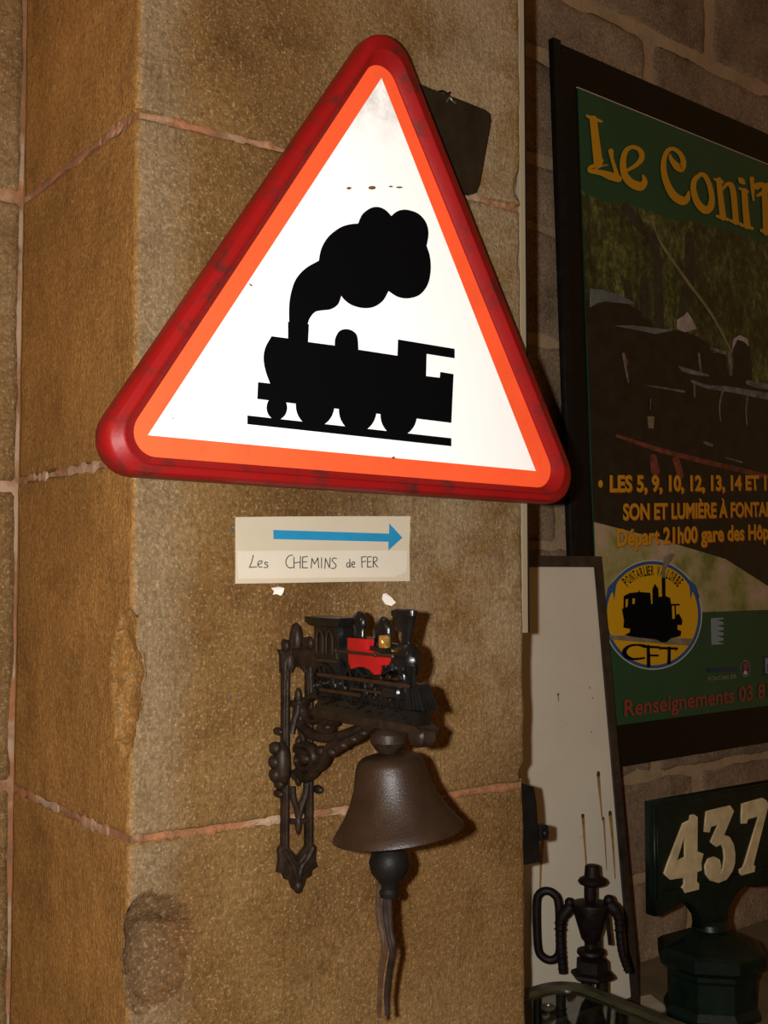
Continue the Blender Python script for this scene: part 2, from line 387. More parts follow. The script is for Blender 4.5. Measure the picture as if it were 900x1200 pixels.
def strokes(plane, Z, items, depth=0.0003):
    bm = BM()
    for i, (a, b) in enumerate(items):
        o = stroke(a, b); k = len(o) // 2; h = depth + 0.00003 * i
        vv = [bm.verts.new(plane.at(*plane.uv(*Z(*p)), h)) for p in o]
        for j in range(k - 1): bm.faces.new((vv[j], vv[j + 1], vv[2 * k - 2 - j], vv[2 * k - 1 - j]))
        for e in (0, k - 1):                                  # rounded pen ends
            c = (V((*o[e], 0)) + V((*o[2 * k - 1 - e], 0))) / 2; r = (V((*o[e], 0)) - c).length
            ring = [plane.at(*plane.uv(*Z(c.x + r * math.cos(t_), c.y + r * math.sin(t_))), h + 0.000012 * (1 + (e > 0))) for t_ in [2 * math.pi * q / 10 for q in range(10)]]
            bm.faces.new([bm.verts.new(q) for q in ring])
    return bm
def text_mesh(s, plane, p00, p10, p01, bold=0.0, depth=0.0003, shear=0.0):
    """text squeezed into the parallelogram p00 (lower left), p10 (lower right), p01 (upper left)"""
    cu = bpy.data.curves.new('t', 'FONT'); cu.body = s; cu.offset = bold; cu.fill_mode = 'FRONT'; cu.shear = shear; cu.resolution_u = 4
    o = bpy.data.objects.new('t', cu); me = bpy.data.meshes.new_from_object(o); bpy.data.objects.remove(o); bpy.data.curves.remove(cu)
    xs = [v.co.x for v in me.vertices]; ys = [v.co.y for v in me.vertices]
    x0, x1, y0, y1 = min(xs), max(xs), min(ys), max(ys)
    a, b, c = (V((*plane.uv(*p), 0)) for p in (p00, p10, p01))
    for v in me.vertices:
        u, t = (v.co.x - x0) / (x1 - x0), (v.co.y - y0) / (y1 - y0)
        q = a + (b - a) * u + (c - a) * t; v.co = plane.at(q.x, q.y, depth)
    return me

# ================================================================== THE SETTING
D = 0.391                                       # depth of the pier's flank
JZ = [0.0, 0.43, 0.868, 1.2995, 1.7315, 2.134, 2.56, 3.0]
def fbm(p, s): return noise.fractal(p * s, 1.0, 2.0, 4)
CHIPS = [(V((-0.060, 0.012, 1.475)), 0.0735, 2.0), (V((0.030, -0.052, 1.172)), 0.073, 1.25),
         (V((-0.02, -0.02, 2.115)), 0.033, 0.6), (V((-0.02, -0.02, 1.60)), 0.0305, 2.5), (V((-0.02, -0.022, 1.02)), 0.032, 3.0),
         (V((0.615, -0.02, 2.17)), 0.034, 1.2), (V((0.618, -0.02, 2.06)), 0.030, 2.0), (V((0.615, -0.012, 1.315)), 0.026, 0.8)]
def wrap_stone(path_pts, z0, z1, res, seed, amp=0.0022, chips=()):
    """a dressed block: a band wrapped along a plan path (x, y) with worn arrises, closed top and bottom"""
    P = [V((p[0], p[1], 0)) for p in path_pts]; cum = [0]
    for a, b in zip(P, P[1:]): cum.append(cum[-1] + (b - a).length)
    n = max(2, int(cum[-1] / res)); cols = []
    for i in range(n + 1):
        s = cum[-1] * i / n; j = 0
        while j < len(cum) - 2 and cum[j + 1] < s: j += 1
        f = (s - cum[j]) / (cum[j + 1] - cum[j]); cols.append((P[j] * (1 - f) + P[j + 1] * f, s))
    nor = []
    for i in range(n + 1):
        t = cols[min(i + 2, n)][0] - cols[max(i - 2, 0)][0]; nor.append(V((t.y, -t.x, 0)).normalized())
    rows = max(2, int((z1 - z0) / res)); verts = []; chip_shade = []; off = V((seed * 3.7, seed * 1.3, seed * 2.1))
    for r in range(rows + 1):
        z = z0 + (z1 - z0) * r / rows; e = min(z - z0, z1 - z)
        for (p, s), nn in zip(cols, nor):
            q = V((p.x, p.y, z)); es = e
            wear = 0.004 + 0.005 * max(-0.6, fbm(q + off, 14))
            d = fbm(q + off, 9) * amp + fbm(q + off, 45) * amp * 0.35 - (max(0, wear - es) / max(wear, 1e-4)) ** 2 * 0.006
            zz = z + (0.0022 * fbm(q + off, 22) if r in (0, rows) else 0)
            q = V((p.x, p.y, zz)) + nn * d
            shd_ = 0.0
            for ci, (c, R_, sz) in enumerate(chips):
                dv = q - c; dv.z /= sz; R2 = R_ * (1 + 0.10 * fbm(q, 30))
                if dv.length < R2: dv = dv.normalized() * R2; dv.z *= sz; q = c + dv; shd_ = max(shd_, 1.0 if ci == 1 else 0.0)  # only the second chip is marked for the painted shade
            verts.append(q); chip_shade.append(shd_)
    bm = BM(); lay = bm.verts.layers.float.new('chip_shade'); vv = [bm.verts.new(v) for v in verts]; k = n + 1
    for a_, b_ in zip(vv, chip_shade): a_[lay] = b_
    for r in range(rows):
        for i in range(n): bm.faces.new((vv[r * k + i], vv[r * k + i + 1], vv[(r + 1) * k + i + 1], vv[(r + 1) * k + i]))
    bm.faces.new(vv[:k][::-1]); bm.faces.new(vv[-k:]); bm.faces.new([vv[r * k] for r in range(rows + 1)][::1] + [vv[r * k + n] for r in range(rows, -1, -1)])
    return bm
def arc2(cx, cy, r, a0, a1, n=5): return [(cx + r * math.cos(math.radians(a0 + (a1 - a0) * i / n)), cy + r * math.sin(math.radians(a0 + (a1 - a0) * i / n))) for i in range(n + 1)]

obj('floor', (lambda b: (boxmm(b, (-3.0, -3.0, -0.05), (3.2, 1.2, 0.0)), b)[1])(BM()), 'floor')['kind'] = 'structure'
pier = empty('wall_front', (0, 0, 0), kind='structure')
pier['label'] = 'sandstone pier of large dressed blocks with red mortar joints'
PW = 0.603
for i, (z0, z1) in enumerate(zip(JZ, JZ[1:])):
    seen = 1.0 < z1 and z0 < 2.5
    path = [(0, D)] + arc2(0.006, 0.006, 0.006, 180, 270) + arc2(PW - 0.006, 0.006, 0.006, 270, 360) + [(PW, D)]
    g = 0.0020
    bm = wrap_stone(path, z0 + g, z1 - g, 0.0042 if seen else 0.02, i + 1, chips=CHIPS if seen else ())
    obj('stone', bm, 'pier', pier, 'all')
for zj in JZ[1:-1]:
    bm = BM(); boxmm(bm, (0.0036, 0.0036, zj - 0.0075), (PW - 0.004, D, zj + 0.0075)); obj('mortar_bed', bm, 'mortar', pier)
bm = BM(); boxmm(bm, (0.08, 0.08, 0.001), (PW - 0.06, D, 2.999)); obj('core', bm, 'pier', pier)
# smeared mortar standing slightly proud of the joints
for (zj, runs) in ((2.134, ((0.012, 0.20), (0.47, 0.59))), (1.2995, ((0.004, 0.12), (0.14, 0.30), (0.40, 0.58))), (1.7315, ((0.02, 0.3),))):
    for a, b in runs:
        k = 24; pts = [(a + (b - a) * i / k, 0.0, zj + 0.004 * noise.noise(V((a * 9 + i * 0.35, zj, 0)))) for i in range(k + 1)]
        rs = [max(0.0006, 0.0032 + 0.0060 * noise.noise(V((i * 0.55, a * 7, zj)))) for i in range(k + 1)]
        bm = BM(); tube(bm, pts, rs, 8, flat=(V((0, 1, 0)), 0.35), n=2); obj('mortar_smear', bm, 'mortar', pier, True)
for (zj, runs) in ((2.134, ((0.02, 0.09), (0.11, 0.385))), (1.7305, ((0.05, 0.25), (0.28, 0.38))), (1.2995, ((0.06, 0.20), (0.22, 0.37)))):
    for a, b in runs:
        k = 18; pts = [(0.0, a + (b - a) * i / k, zj + 0.006 * noise.noise(V((a * 9 + i * 0.3, zj, 4)))) for i in range(k + 1)]
        rs = [max(0.0015, 0.0052 + 0.006 * noise.noise(V((i * 0.5, a * 7, zj + 3)))) for i in range(k + 1)]
        bm = BM(); tube(bm, pts, rs, 8, flat=(V((1, 0, 0)), 0.3), n=2); obj('mortar_smear', bm, 'mortar', pier, True)

wl = empty('wall_left', (-0.6, D + 0.05, 0), kind='structure'); wl['label'] = 'sandstone wall left of the pier'
JL = [0.0, 0.44, 0.87, 1.306, 1.722, 2.136, 2.56, 3.0]
for i, (z0, z1) in enumerate(zip(JL, JL[1:])):
    for (x0, x1) in ((-1.3, -0.62), (-0.612, -0.0035)) if i % 2 else ((-1.3, -0.40), (-0.392, -0.0035)):
        fine = x1 > -0.1 and 0.9 < z1 and z0 < 2.5
        bm = wrap_stone([(x0, D + 0.08)] + arc2(x0 + 0.005, D + 0.005, 0.005, 180, 270) + arc2(x1 - 0.005, D + 0.005, 0.005, 270, 360) + [(x1, D + 0.08)], z0 + 0.0045, z1 - 0.0045, 0.009 if fine else 0.03, 20 + i, 0.003)
        obj('stone', bm, 'left', wl, 'all')
bm = BM(); boxmm(bm, (-1.3, D + 0.0035, 0.001), (0.0, D + 0.10, 2.999)); obj('mortar', bm, 'mortar', wl)

# back wall, turned a little against the pier
BY = math.radians(3.5)
BW = Plane((PW, 0.392, 0), BY)
def bw_v(y): return BW.uv(640, y)[1]
wb = empty('wall_back', tuple(BW.at(0.8, 0)), kind='structure'); wb['label'] = 'dark rubble stone wall behind the poster'
jz = [bw_v(y) for y in (-160, -18, 68, 190, 268, 400, 520, 640, 770, 932, 1060)]
jz = jz[::-1]
low = jz[0]
levels = [0.0, low * 0.25, low * 0.5, low * 0.75] + jz
u761, u831 = BW.uv(762, 62)[0], BW.uv(832, 25)[0]
for i, (z0, z1) in enumerate(zip(levels, levels[1:])):
    rnd = random.Random(i * 7 + 3); u = -0.02; cuts = [u]
    if i == len(levels) - 2: cuts = [0.0, 0.35, u831, u831 + 0.45, 1.95]
    elif i == len(levels) - 3: cuts = [0.0, 0.32, u761, u761 + 0.55, 1.95]
    else:
        while u < 1.5: u += rnd.uniform(0.28, 0.52); cuts.append(u)
        cuts[-1] = 1.95; cuts[0] = 0.0
    gap = 0.012 if i >= len(levels) - 4 else 0.005
    for a, b in zip(cuts, cuts[1:]):
        pth = [(a + gap, -0.08)] + [(a + gap + 0.0, -0.01), (a + gap + 0.01, 0)] + [(b - gap - 0.01, 0), (b - gap, -0.01), (b - gap, -0.08)]
        world = [BW.at(p[0], 0, p[1]) for p in pth]
        vis = z1 > 0.75
        bm = wrap_stone([(p.x, p.y) for p in world], z0 + gap, z1 - gap, 0.011 if vis else 0.04, 50 + i * 9 + a * 5, 0.0048)
        obj('stone', bm, 'back', wb, 'all')
bm = BM()
prism(bm, [BW.at(0, 0.001, -0.004), BW.at(1.95, 0.001, -0.004), BW.at(1.95, levels[-1] - 0.001, -0.004), BW.at(0, levels[-1] - 0.001, -0.004)], -BW.n * 0.1)
obj('mortar', bm, 'mortar_back', wb)

# ================================================================== WARNING SIGN
SG = Plane((0.30, -0.060, 1.90))
sign = empty('warning_sign', (0.30, -0.06, 1.70), 'triangular red and white level crossing sign with a black steam train', 'road sign')
def line_isect(a, b, c, d):
    a, b, c, d = (V((*p, 0)) for p in (a, b, c, d)); r, s = b - a, d - c
    t = ((c - a).cross(s)).z / (r.cross(s)).z; q = a + r * t; return (q.x, q.y)
def tri(l, b, r): return [line_isect(*l, *b), line_isect(*b, *r), line_isect(*r, *l)]   # left foot, right foot, top
def rounded(T, rad, k=10):
    out = []; T = [V((*p, 0)) for p in T]
    for i in range(3):
        p, a, b = T[i], (T[i - 1] - T[i]).normalized(), (T[(i + 1) % 3] - T[i]).normalized()
        half = a.angle(b) / 2; c = p + (a + b).normalized() * (rad / math.sin(half)); t0 = p + a * (rad / math.tan(half)); t1 = p + b * (rad / math.tan(half))
        v0, v1 = t0 - c, t1 - c; ang = v0.angle(v1); sgn = 1 if v0.cross(v1).z > 0 else -1
        for j in range(k + 1):
            q = c + Matrix.Rotation(sgn * ang * j / k, 3, 'Z') @ v0; out.append((q.x, q.y))
    return out
S = SG.uv
Wt = [S(173, 510), S(627.5, 552), S(446.7, 91.5)]
Ot = tri((S(148, 510), S(400, 127)), (S(160, 533.5), S(630, 571)), (S(481, 143), S(614, 470)))
Rt = tri((S(121, 497), S(402, 85)), (S(143, 556.5), S(620, 588.5)), (S(490, 97), S(611, 403)))
Ol, Rl = rounded(Ot, 0.026), rounded(Rt, 0.041)
bm = BM(); loops = []
for t, h in ((0.0, -0.003), (0.03, 0.003), (0.36, 0.0112), (0.42, 0.0118), (0.48, 0.0098), (0.80, 0.0075), (0.94, 0.0030), (1.0, -0.004), (1.0, -0.022), (0.9, -0.030), (0.6, -0.032)):
    loops.append([bm.verts.new(SG.at(o[0] * (1 - t) + r[0] * t, o[1] * (1 - t) + r[1] * t, h)) for o, r in zip(Ol, Rl)])
for p, q in zip(loops, loops[1:]):
    for i in range(len(p)): bm.faces.new((p[i], p[(i + 1) % len(p)], q[(i + 1) % len(p)], q[i]))
bm.faces.new(loops[-1])
rim = obj('rim', bm, 'red_rim', sign, True); rim['label'] = 'worn dark red raised edge'
big = [(o[0] * 0.9 + r[0] * 0.1, o[1] * 0.9 + r[1] * 0.1) for o, r in zip(Ol, Rl)]
obj('border_band', flat_mesh([big, Wt], SG, 0.0008), 'orange_sheet', sign)['label'] = 'bright orange red border'
face = obj('sign_face', flat_mesh([Wt], SG, 0.0008), 'white_sheet', sign); face['label'] = 'bright white triangular panel'
bm = BM(); prism(bm, [SG.at(*p, -0.0012) for p in big], -SG.n * 0.004); obj('backing_sheet', bm, 'red_rim', sign)
# fixing blocks between the sign and the stone
bm = BM(); boxmm(bm, (0.285, -0.029, 1.80), (0.315, 0.004, 1.84), 0.003); obj('mounting_block', bm, 'black_iron', sign)
bm = BM(); boxmm(bm, (0.285, -0.029, 2.00), (0.315, 0.004, 2.04), 0.003); obj('mounting_block', bm, 'black_iron', sign)
Z = zoomer(270, 220, 3.1034)
def seg(*parts):
    out = []
    for p in parts: out += [(q.x, q.y) for q in crom([(a, b, 0) for a, b in p], 5)][:-1]
    return out
smoke = seg([(214, 490), (214, 430), (222, 378), (240, 330), (275, 292), (322, 265)], [(322, 265), (331, 222), (355, 180), (395, 147), (430, 134), (465, 130)],
            [(465, 130), (480, 97), (508, 75), (535, 70), (562, 80), (585, 103)], [(585, 103), (608, 85), (640, 80), (682, 94), (710, 125), (720, 165), (713, 212)],
            [(713, 212), (725, 250), (728, 300), (718, 350), (690, 388), (650, 402), (610, 397), (575, 375)], [(575, 375), (555, 410), (525, 432), (490, 438), (450, 430), (420, 412), (403, 392)],
            [(403, 392), (391, 424), (365, 442), (335, 446), (308, 452), (288, 475), (280, 500)])
body = seg([(145, 712), (128, 665), (121, 620), (128, 580), (150, 540)]) + [(150, 540), (210, 548), (210, 487), (285, 497), (282, 561), (380, 574)] + \
    seg([(380, 574), (382, 548), (396, 522), (420, 514), (446, 522), (461, 542), (465, 589)]) + \
    [(465, 589), (608, 611), (610, 552), (815, 586), (815, 620), (713, 604), (711, 685), (762, 691), (764, 670), (811, 678), (803, 855), (98, 768), (101, 707)]
SGp = SG.up(0.0012)
sym = [px_shape(SGp.up(0.00005 * i_), [[Z(*p) for p in o]], 0.0004) for i_, o in enumerate((smoke, body, [(62, 828), (803, 911), (803, 940), (62, 860)], ellipse(169, 800, 37, 44), ellipse(308, 790, 70, 80), ellipse(463, 808, 68, 80), ellipse(612, 825, 66, 78)))]
obj('train_symbol', join_meshes(sym), 'black_print', sign)['label'] = 'black steam locomotive silhouette with smoke'
for pts in (ellipse(436, 220, 4.5, 2.2, 9), ellipse(409, 220.5, 3, 1.6, 7), ellipse(458, 218.5, 2.4, 1, 7), ellipse(468, 219.5, 4, 1.1, 7), ellipse(461, 536.5, 2, 1.6, 8), ellipse(203, 490, 1.6, 0.7, 6), ellipse(294, 334, 2.6, 1.0, 6, 0.6)):
    obj('rust_spot', px_shape(SGp, [pts], 0.0003), 'rust', sign)

# ================================================================== THINGS ON THE PIER
# brown plate hung on a wire
PP = Plane((0.46, -0.016, 2.15))
t = empty('hanging_plate', tuple(PP.at(0, -0.1)), 'dark brown metal plate with rounded corners hung on a wire behind the sign', 'plate')
outl = [(472, 92), (503, 105), (540, 119), (567, 130), (572.5, 134.5), (573.5, 142), (560, 217), (556.5, 225), (549, 228), (538, 224), (478, 205)]
obj('plate', px_shape(PP, [outl], 0.002, 0.001), 'brown_plate', t)
bm = BM(); tube(bm, [UY(x, y, -0.013) for x, y in ((509, 114), (513, 108), (519, 107), (525, 111), (530, 117), (531, 122))], 0.0016, 6); obj('wire_loop', bm, 'black_iron', t, True)
bm = BM(); tube(bm, [UY(x, y, -0.019) for x, y in ((523, 120), (527, 114), (530, 118), (534, 121))], 0.0011, 6); obj('wire_twist', bm, 'wire', t, True)
bm = BM(); tube(bm, [V((UY(519, 107, 0).x, 0.004, UY(519, 107, -0.013).z)), V((UY(519, 107, 0).x, -0.016, UY(519, 107, -0.013).z))], 0.0015, 6); obj('nail', bm, 'black_iron', t)

# paper arrow notice
NP = Plane((0.2, -0.0022, 1.63))
t = empty('paper_notice', tuple(NP.at(0, 0)), 'cream paper notice with a blue arrow and handwriting pasted below the sign', 'notice')
edge = [(275.5, 606), (340, 605.3), (410, 605), (481, 605), (480, 613), (480.5, 618), (479.5, 640), (480, 681), (420, 681.5), (340, 683), (275.5, 684), (275.8, 640)]
obj('paper_sheet', px_shape(NP, [edge], 0.0006), 'paper', t)
obj('paper_strip', px_shape(NP.up(0.0008), [[(278, 646), (466, 645), (477, 645.5), (476, 670), (462, 676), (279, 678)]], 0.0002), 'paper_white', t)
Z = zoomer(270, 600, 4.186)
obj('arrow', px_shape(NP.up(0.0014), [[Z(*p) for p in ((211, 88), (779, 106), (780, 57), (843, 126), (776, 187), (776, 146), (212, 133))]], 0.0003), 'blue', t)['label'] = 'blue arrow pointing right'
pen = [[(112, 212), (104, 244), (93, 272)], [(93, 272), (128, 269)], [(135, 258), (150, 252), (155, 242), (143, 240), (134, 252), (138, 268), (154, 270)], [(183, 249), (170, 246), (170, 256), (183, 262), (178, 272), (163, 272)],
       [(304, 211), (285, 217), (272, 240), (276, 262), (290, 274), (307, 271)], [(311, 222), (312, 275)], [(343, 218), (342, 276)], [(311, 250), (342, 246)], [(354, 221), (353, 274)], [(353, 222), (377, 218)], [(353, 246), (373, 244)], [(353, 274), (377, 274)],
       [(395, 275), (399, 228)], [(399, 228), (412, 255)], [(412, 255), (428, 225)], [(428, 225), (432, 274)], [(446, 225), (446, 275)], [(462, 277), (465, 228)], [(465, 228), (485, 274)], [(485, 274), (488, 225)],
       [(519, 229), (505, 226), (498, 238), (508, 250), (517, 262), (509, 276), (493, 276)], [(584, 250), (573, 251), (570, 267), (580, 270), (585, 258)], [(585, 231), (587, 271)], [(594, 259), (609, 254), (604, 244), (595, 251), (597, 268), (610, 270)],
       [(643, 221), (645, 273)], [(642, 222), (665, 218)], [(643, 245), (663, 242)], [(672, 221), (672, 271)], [(672, 221), (691, 219)], [(672, 245), (688, 243)], [(672, 270), (692, 269)], [(700, 271), (700, 222)], [(700, 222), (716, 223), (718, 237), (702, 246)], [(702, 246), (721, 271)]]
for a_, b_ in ((0, 200), (200, 540), (540, 625), (625, 800)):
    obj('handwritten_word', strokes(NP.up(0.0014), Z, [(p, 4.6) for p in pen if a_ < p[0][0] < b_], 0.0002), 'ink', t)
for (pts, lab, hgt) in (([(317, 689), (322, 688), (326, 687.5), (331, 689), (330, 694), (328, 698), (323, 696), (319, 697), (321, 693)], 'small torn white paper scrap under the left of the notice', 0.004),
                   ([(448, 696), (452, 695), (457, 700), (461, 706), (457, 710), (451, 708), (447, 702)], 'folded white paper scrap stuck above the toy locomotive', 0.006)):
    P_ = Plane((0.2, -0.003, 1.6)); c = pts[0]
    me = px_shape(P_, [pts], 0.0006); bm = BM(); bm.from_mesh(me); bpy.data.meshes.remove(me)
    cx = sum(v.co.x for v in bm.verts) / len(bm.verts); cz = sum(v.co.z for v in bm.verts) / len(bm.verts)
    for v in bm.verts: v.co.y -= (v.co.x - cx) * 0.5 * (1 if v.co.x > cx else -0.4)
    tag(obj('paper_scrap', bm, 'scrap', None, False, (cx, -0.003, cz)), lab, 'paper', 'paper scraps on the pier')
for (x, y, lab) in ((270.5, 620, 'tiny grey plug in the stone left of the paper notice'), (268.5, 817, 'tiny grey plug in the stone left of the bell bracket')):
    bm = BM(); c = UY(x, y, 0); lathe(bm, [(0.0022, 0.006), (0.0024, -0.0012), (0.0013, -0.0018)], c, (0, 1, 0), 12)
    tag(obj('wall_plug', bm, 'plug', None, True, tuple(c)), lab, 'wall plug', 'wall plugs in the pier')

# ------------------------------------------------------------------ bell bracket with toy locomotive
BX = 0.219
brk = empty('bell_bracket', (BX, 0, 1.21), 'ornate cast iron wall bracket carrying a black and red toy locomotive', 'bell bracket')
def Pw(px, py, y=-0.010): return UY(px + (1.5 if y < -0.005 else 0), py, max(y, -0.0135) * 0.72)
LX = 0.208
def LP(a, z, dx=0.0): return V((LX + dx, -a, z))
bm = BM()
for (x0, x1) in ((Pw(330, 880).x, Pw(338, 880).x), (Pw(358, 880).x, Pw(366, 880).x)):
    bm = BM(); boxmm(bm, (x0, -0.009, 1.262), (x1, 0.001, 1.50), 0.0022); b_ = obj('upright_bar', bm, 'iron', brk, True)
    bm = BM(); tube(bm, [((x0 + x1) / 2, -0.0085, 1.265), ((x0 + x1) / 2, -0.0085, 1.498)], 0.0022, 8); obj('bead', bm, 'iron', b_, True)
crown = [(329, 768), (326, 761), (333, 762), (331, 754), (333, 749), (338, 750), (340, 753), (342, 741), (344, 733), (348, 730), (352, 735), (355, 748), (359, 747), (364, 746), (366, 751), (365, 757), (371, 760), (367, 767), (366.5, 788), (358, 789), (356.5, 786), (352, 782), (346, 782), (341, 785), (338.5, 790), (329.5, 789)]
bm = BM(); prism(bm, [Pw(x, y, -0.013) for x, y in crown], (0, 0.0075, 0), 0.0015); cr = obj('crown', bm, 'iron', brk, True)
for (x, y, rx, rz) in ((339, 776, 0.007, 0.013), (357, 771, 0.008, 0.014), (347, 750, 0.006, 0.017), (334, 757, 0.0045, 0.008), (362, 754, 0.0045, 0.008)):
    bm = BM(); ball(bm, Pw(x, y, -0.014), (rx, 0.006, rz)); obj('petal', bm, 'iron', cr, True)
for path in (((333, 797), (333, 778), (338, 767), (346, 757)), ((362, 797), (362, 778), (358, 765), (350, 756)), ((339, 788), (343, 780), (348, 778), (353, 780), (357, 788)), ((331, 768), (327, 762)), ((365, 767), (370, 761))):
    bm = BM(); tube(bm, [Pw(x, y, -0.0135) for x, y in path], 0.0026, 8); obj('rib', bm, 'iron', cr, True)
tail = [(326, 995), (331, 990), (338, 993), (343, 999), (348, 1005), (353, 999), (359, 991), (365, 987), (370, 992), (369, 1008), (372, 1016), (365, 1020), (364, 1027), (358, 1030), (355, 1040), (349, 1048), (343, 1042), (340, 1033), (334, 1031), (331, 1024), (325, 1023), (327, 1010)]
bm = BM(); prism(bm, [Pw(x, y, -0.013) for x, y in tail], (0, 0.0075, 0), 0.0015); tl = obj('tail_finial', bm, 'iron', brk, True)
for path in (((331, 996), (338, 1006), (344, 1018), (347, 1032)), ((365, 993), (360, 1004), (352, 1015), (348, 1030)), ((338, 1000), (347, 1012), (356, 1002))):
    bm = BM(); tube(bm, [Pw(x, y, -0.016) for x, y in path], [0.0035, 0.004, 0.004, 0.003][:len(path)], 8); obj('vein', bm, 'iron', tl, True)
bm = BM(); ball(bm, Pw(348, 1039, -0.013), (0.006, 0.006, 0.009)); obj('tip', bm, 'iron', tl, True)
for (x, y, r) in ((321, 877, 0.0075), (320, 893, 0.0075), (321.5, 908, 0.0085), (326, 918, 0.007), (324, 857, 0.0045), (324.5, 930, 0.0045), (371, 925, 0.005)):
    bm = BM(); ball(bm, Pw(x, y, -0.008), (r, 0.010, r * 1.15)); obj('leaf_knob', bm, 'iron', brk, True)
bm = BM(); ball(bm, Pw(329, 896, -0.012), (0.011, 0.012, 0.03)); obj('side_leaf', bm, 'iron', brk, True)
for path, r in ((((341, 922), (342, 935), (346, 947), (348, 957)), 0.0042), (((358, 912), (357, 928), (352, 943), (348, 957)), 0.0045), (((338, 962), (348, 963), (360, 961)), 0.0036), (((339, 824), (345, 825), (352, 823)), 0.004),
                (((349, 816), (347, 832), (343, 846), (340, 860)), 0.0042), (((352, 826), (350, 850), (353, 868), (349, 884)), 0.0042), (((340, 905), (348, 912), (358, 905)), 0.0045)):
    bm = BM(); tube(bm, [Pw(x, y, -0.011) for x, y in path], r, 8); obj('tracery', bm, 'iron', brk, True)
for (x, y, r, h) in ((348, 815, 0.0045, 0.010), (348.5, 871, 0.0045, 0.009), (348, 966, 0.0045, 0.013), (348, 913, 0.0045, 0.009)):
    bm = BM(); ball(bm, Pw(x, y, -0.012), (r, 0.005, h)); obj('bud', bm, 'iron', brk, True)
# scrolled arm
def Ax(px, py, dx=0.0): return UX(px, py, BX + dx)
def scroll(cx, cy, r0, r1, a0, turns, rad, name='scroll'):
    bm = BM(); n_ = 26; pts = []
    for i in range(n_):
        f = i / (n_ - 1); an = math.radians(a0 + 360 * turns * f); r = r0 * (1 - f) + r1 * f
        pts.append(Ax(cx + r * math.cos(an), cy - r * math.sin(an) * 1.12))
    tube(bm, pts, [rad * (1 - 0.35 * i / (n_ - 1)) for i in range(n_)], 10, n=2, flat=(V((1, 0, 0)), 1.5)); obj(name, bm, 'iron', brk, True)
scroll(369, 833, 20, 7, -70, 1.35, 0.0052)
scroll(357, 889, 15, 5, 120, -1.3, 0.0050)
scroll(384, 852, 8, 3, 20, 1.2, 0.0042)
for path, rs in ((((349, 818), (348, 840), (358, 856), (378, 864), (400, 862), (424, 853), (440, 847)), (0.005, 0.006, 0.0065, 0.0065, 0.006, 0.006, 0.004)),
                 (((340, 862), (343, 876), (352, 878)), (0.005, 0.006, 0.005)), (((366, 902), (378, 893), (386, 878), (398, 868)), (0.007, 0.0075, 0.007, 0.006)),
                 (((347, 903), (356, 912), (366, 907), (374, 898)), (0.005, 0.006, 0.006, 0.005)), (((383, 884), (394, 878), (404, 871), (418, 864), (430, 857), (438, 850)), (0.005, 0.006, 0.0055, 0.0055, 0.005, 0.0035))):
    bm = BM(); tube(bm, [Ax(x, y) for x, y in path], list(rs), 10); obj('brace_scroll', bm, 'iron', brk, True)
for (x, y, r) in ((357, 889, 0.0075), (369, 835, 0.006), (384, 852, 0.005), (376, 880, 0.0065), (389, 881, 0.006), (402, 873, 0.0055), (415, 866, 0.005), (427, 859, 0.0045)):
    bm = BM(); ball(bm, Ax(x, y, -0.003), (0.007, r * 1.5, r)); obj('acanthus_lobe', bm, 'iron', brk, True)
bm = BM(); boxmm(bm, (LX - 0.003, -0.085, 1.488), (LX + 0.004, -0.004, 1.508), 0.0015); obj('wall_lug', bm, 'iron', brk, True)
bm = BM(); ball(bm, LP(0.073, 1.480), (0.004, 0.006, 0.004)); obj('pin', bm, 'iron', brk, True)
bm = BM(); prism(bm, [LP(0.072, 1.443, -0.013), LP(0.268, 1.443, -0.013), LP(0.281, 1.438, -0.013), LP(0.277, 1.432, -0.013), LP(0.076, 1.430, -0.013)], (0.026, 0, 0), 0.003)
sh = obj('shelf_arm', bm, 'iron', brk, True)
bm = BM(); lathe(bm, [(0.003, -0.012), (0.010, -0.011), (0.0125, -0.008), (0.0125, 0.008), (0.010, 0.011), (0.003, 0.012)], LP(0.268, 1.431), (1, 0, 0), 20); obj('end_curl', bm, 'iron', sh, True)
bm = BM(); lathe(bm, [(0.008, 0.033), (0.013, 0.028), (0.019, 0.021), (0.020, 0.012), (0.014, 0.004), (0.009, 0.0)], V((BX - 0.006, -0.201, 1.4035)), (0, 0, 1), 22); obj('hanger_knob', bm, 'iron', sh, True)

loco = obj('locomotive', (lambda b: (boxmm(b, (LX - 0.0105, -0.266, 1.455), (LX + 0.0105, -0.088, 1.484), 0.002), b)[1])(BM()), 'gloss_black', brk, True)
loco['label'] = 'glossy black cast toy steam locomotive with a red boiler panel'
def lp(name, bm, mat='gloss_black', smooth=True): return obj(name, bm, mat, loco, smooth)
bm = BM(); boxmm(bm, LP(0.084, 1.441, -0.013), LP(0.274, 1.457, 0.008), 0.002); lp('track_bed', bm)
bm = BM(); boxmm(bm, LP(0.080, 1.462, -0.0155), LP(0.132, 1.543, 0.0125), 0.002); lp('cab', bm)
bm = BM(); prism(bm, [LP(0.066, 1.5495, -0.020), LP(0.142, 1.5495, -0.020), LP(0.141, 1.544, -0.020), LP(0.136, 1.539, -0.020), LP(0.077, 1.539, -0.020), LP(0.068, 1.543, -0.020)], (0.034, 0, 0), 0.0015); lp('cab_roof', bm)
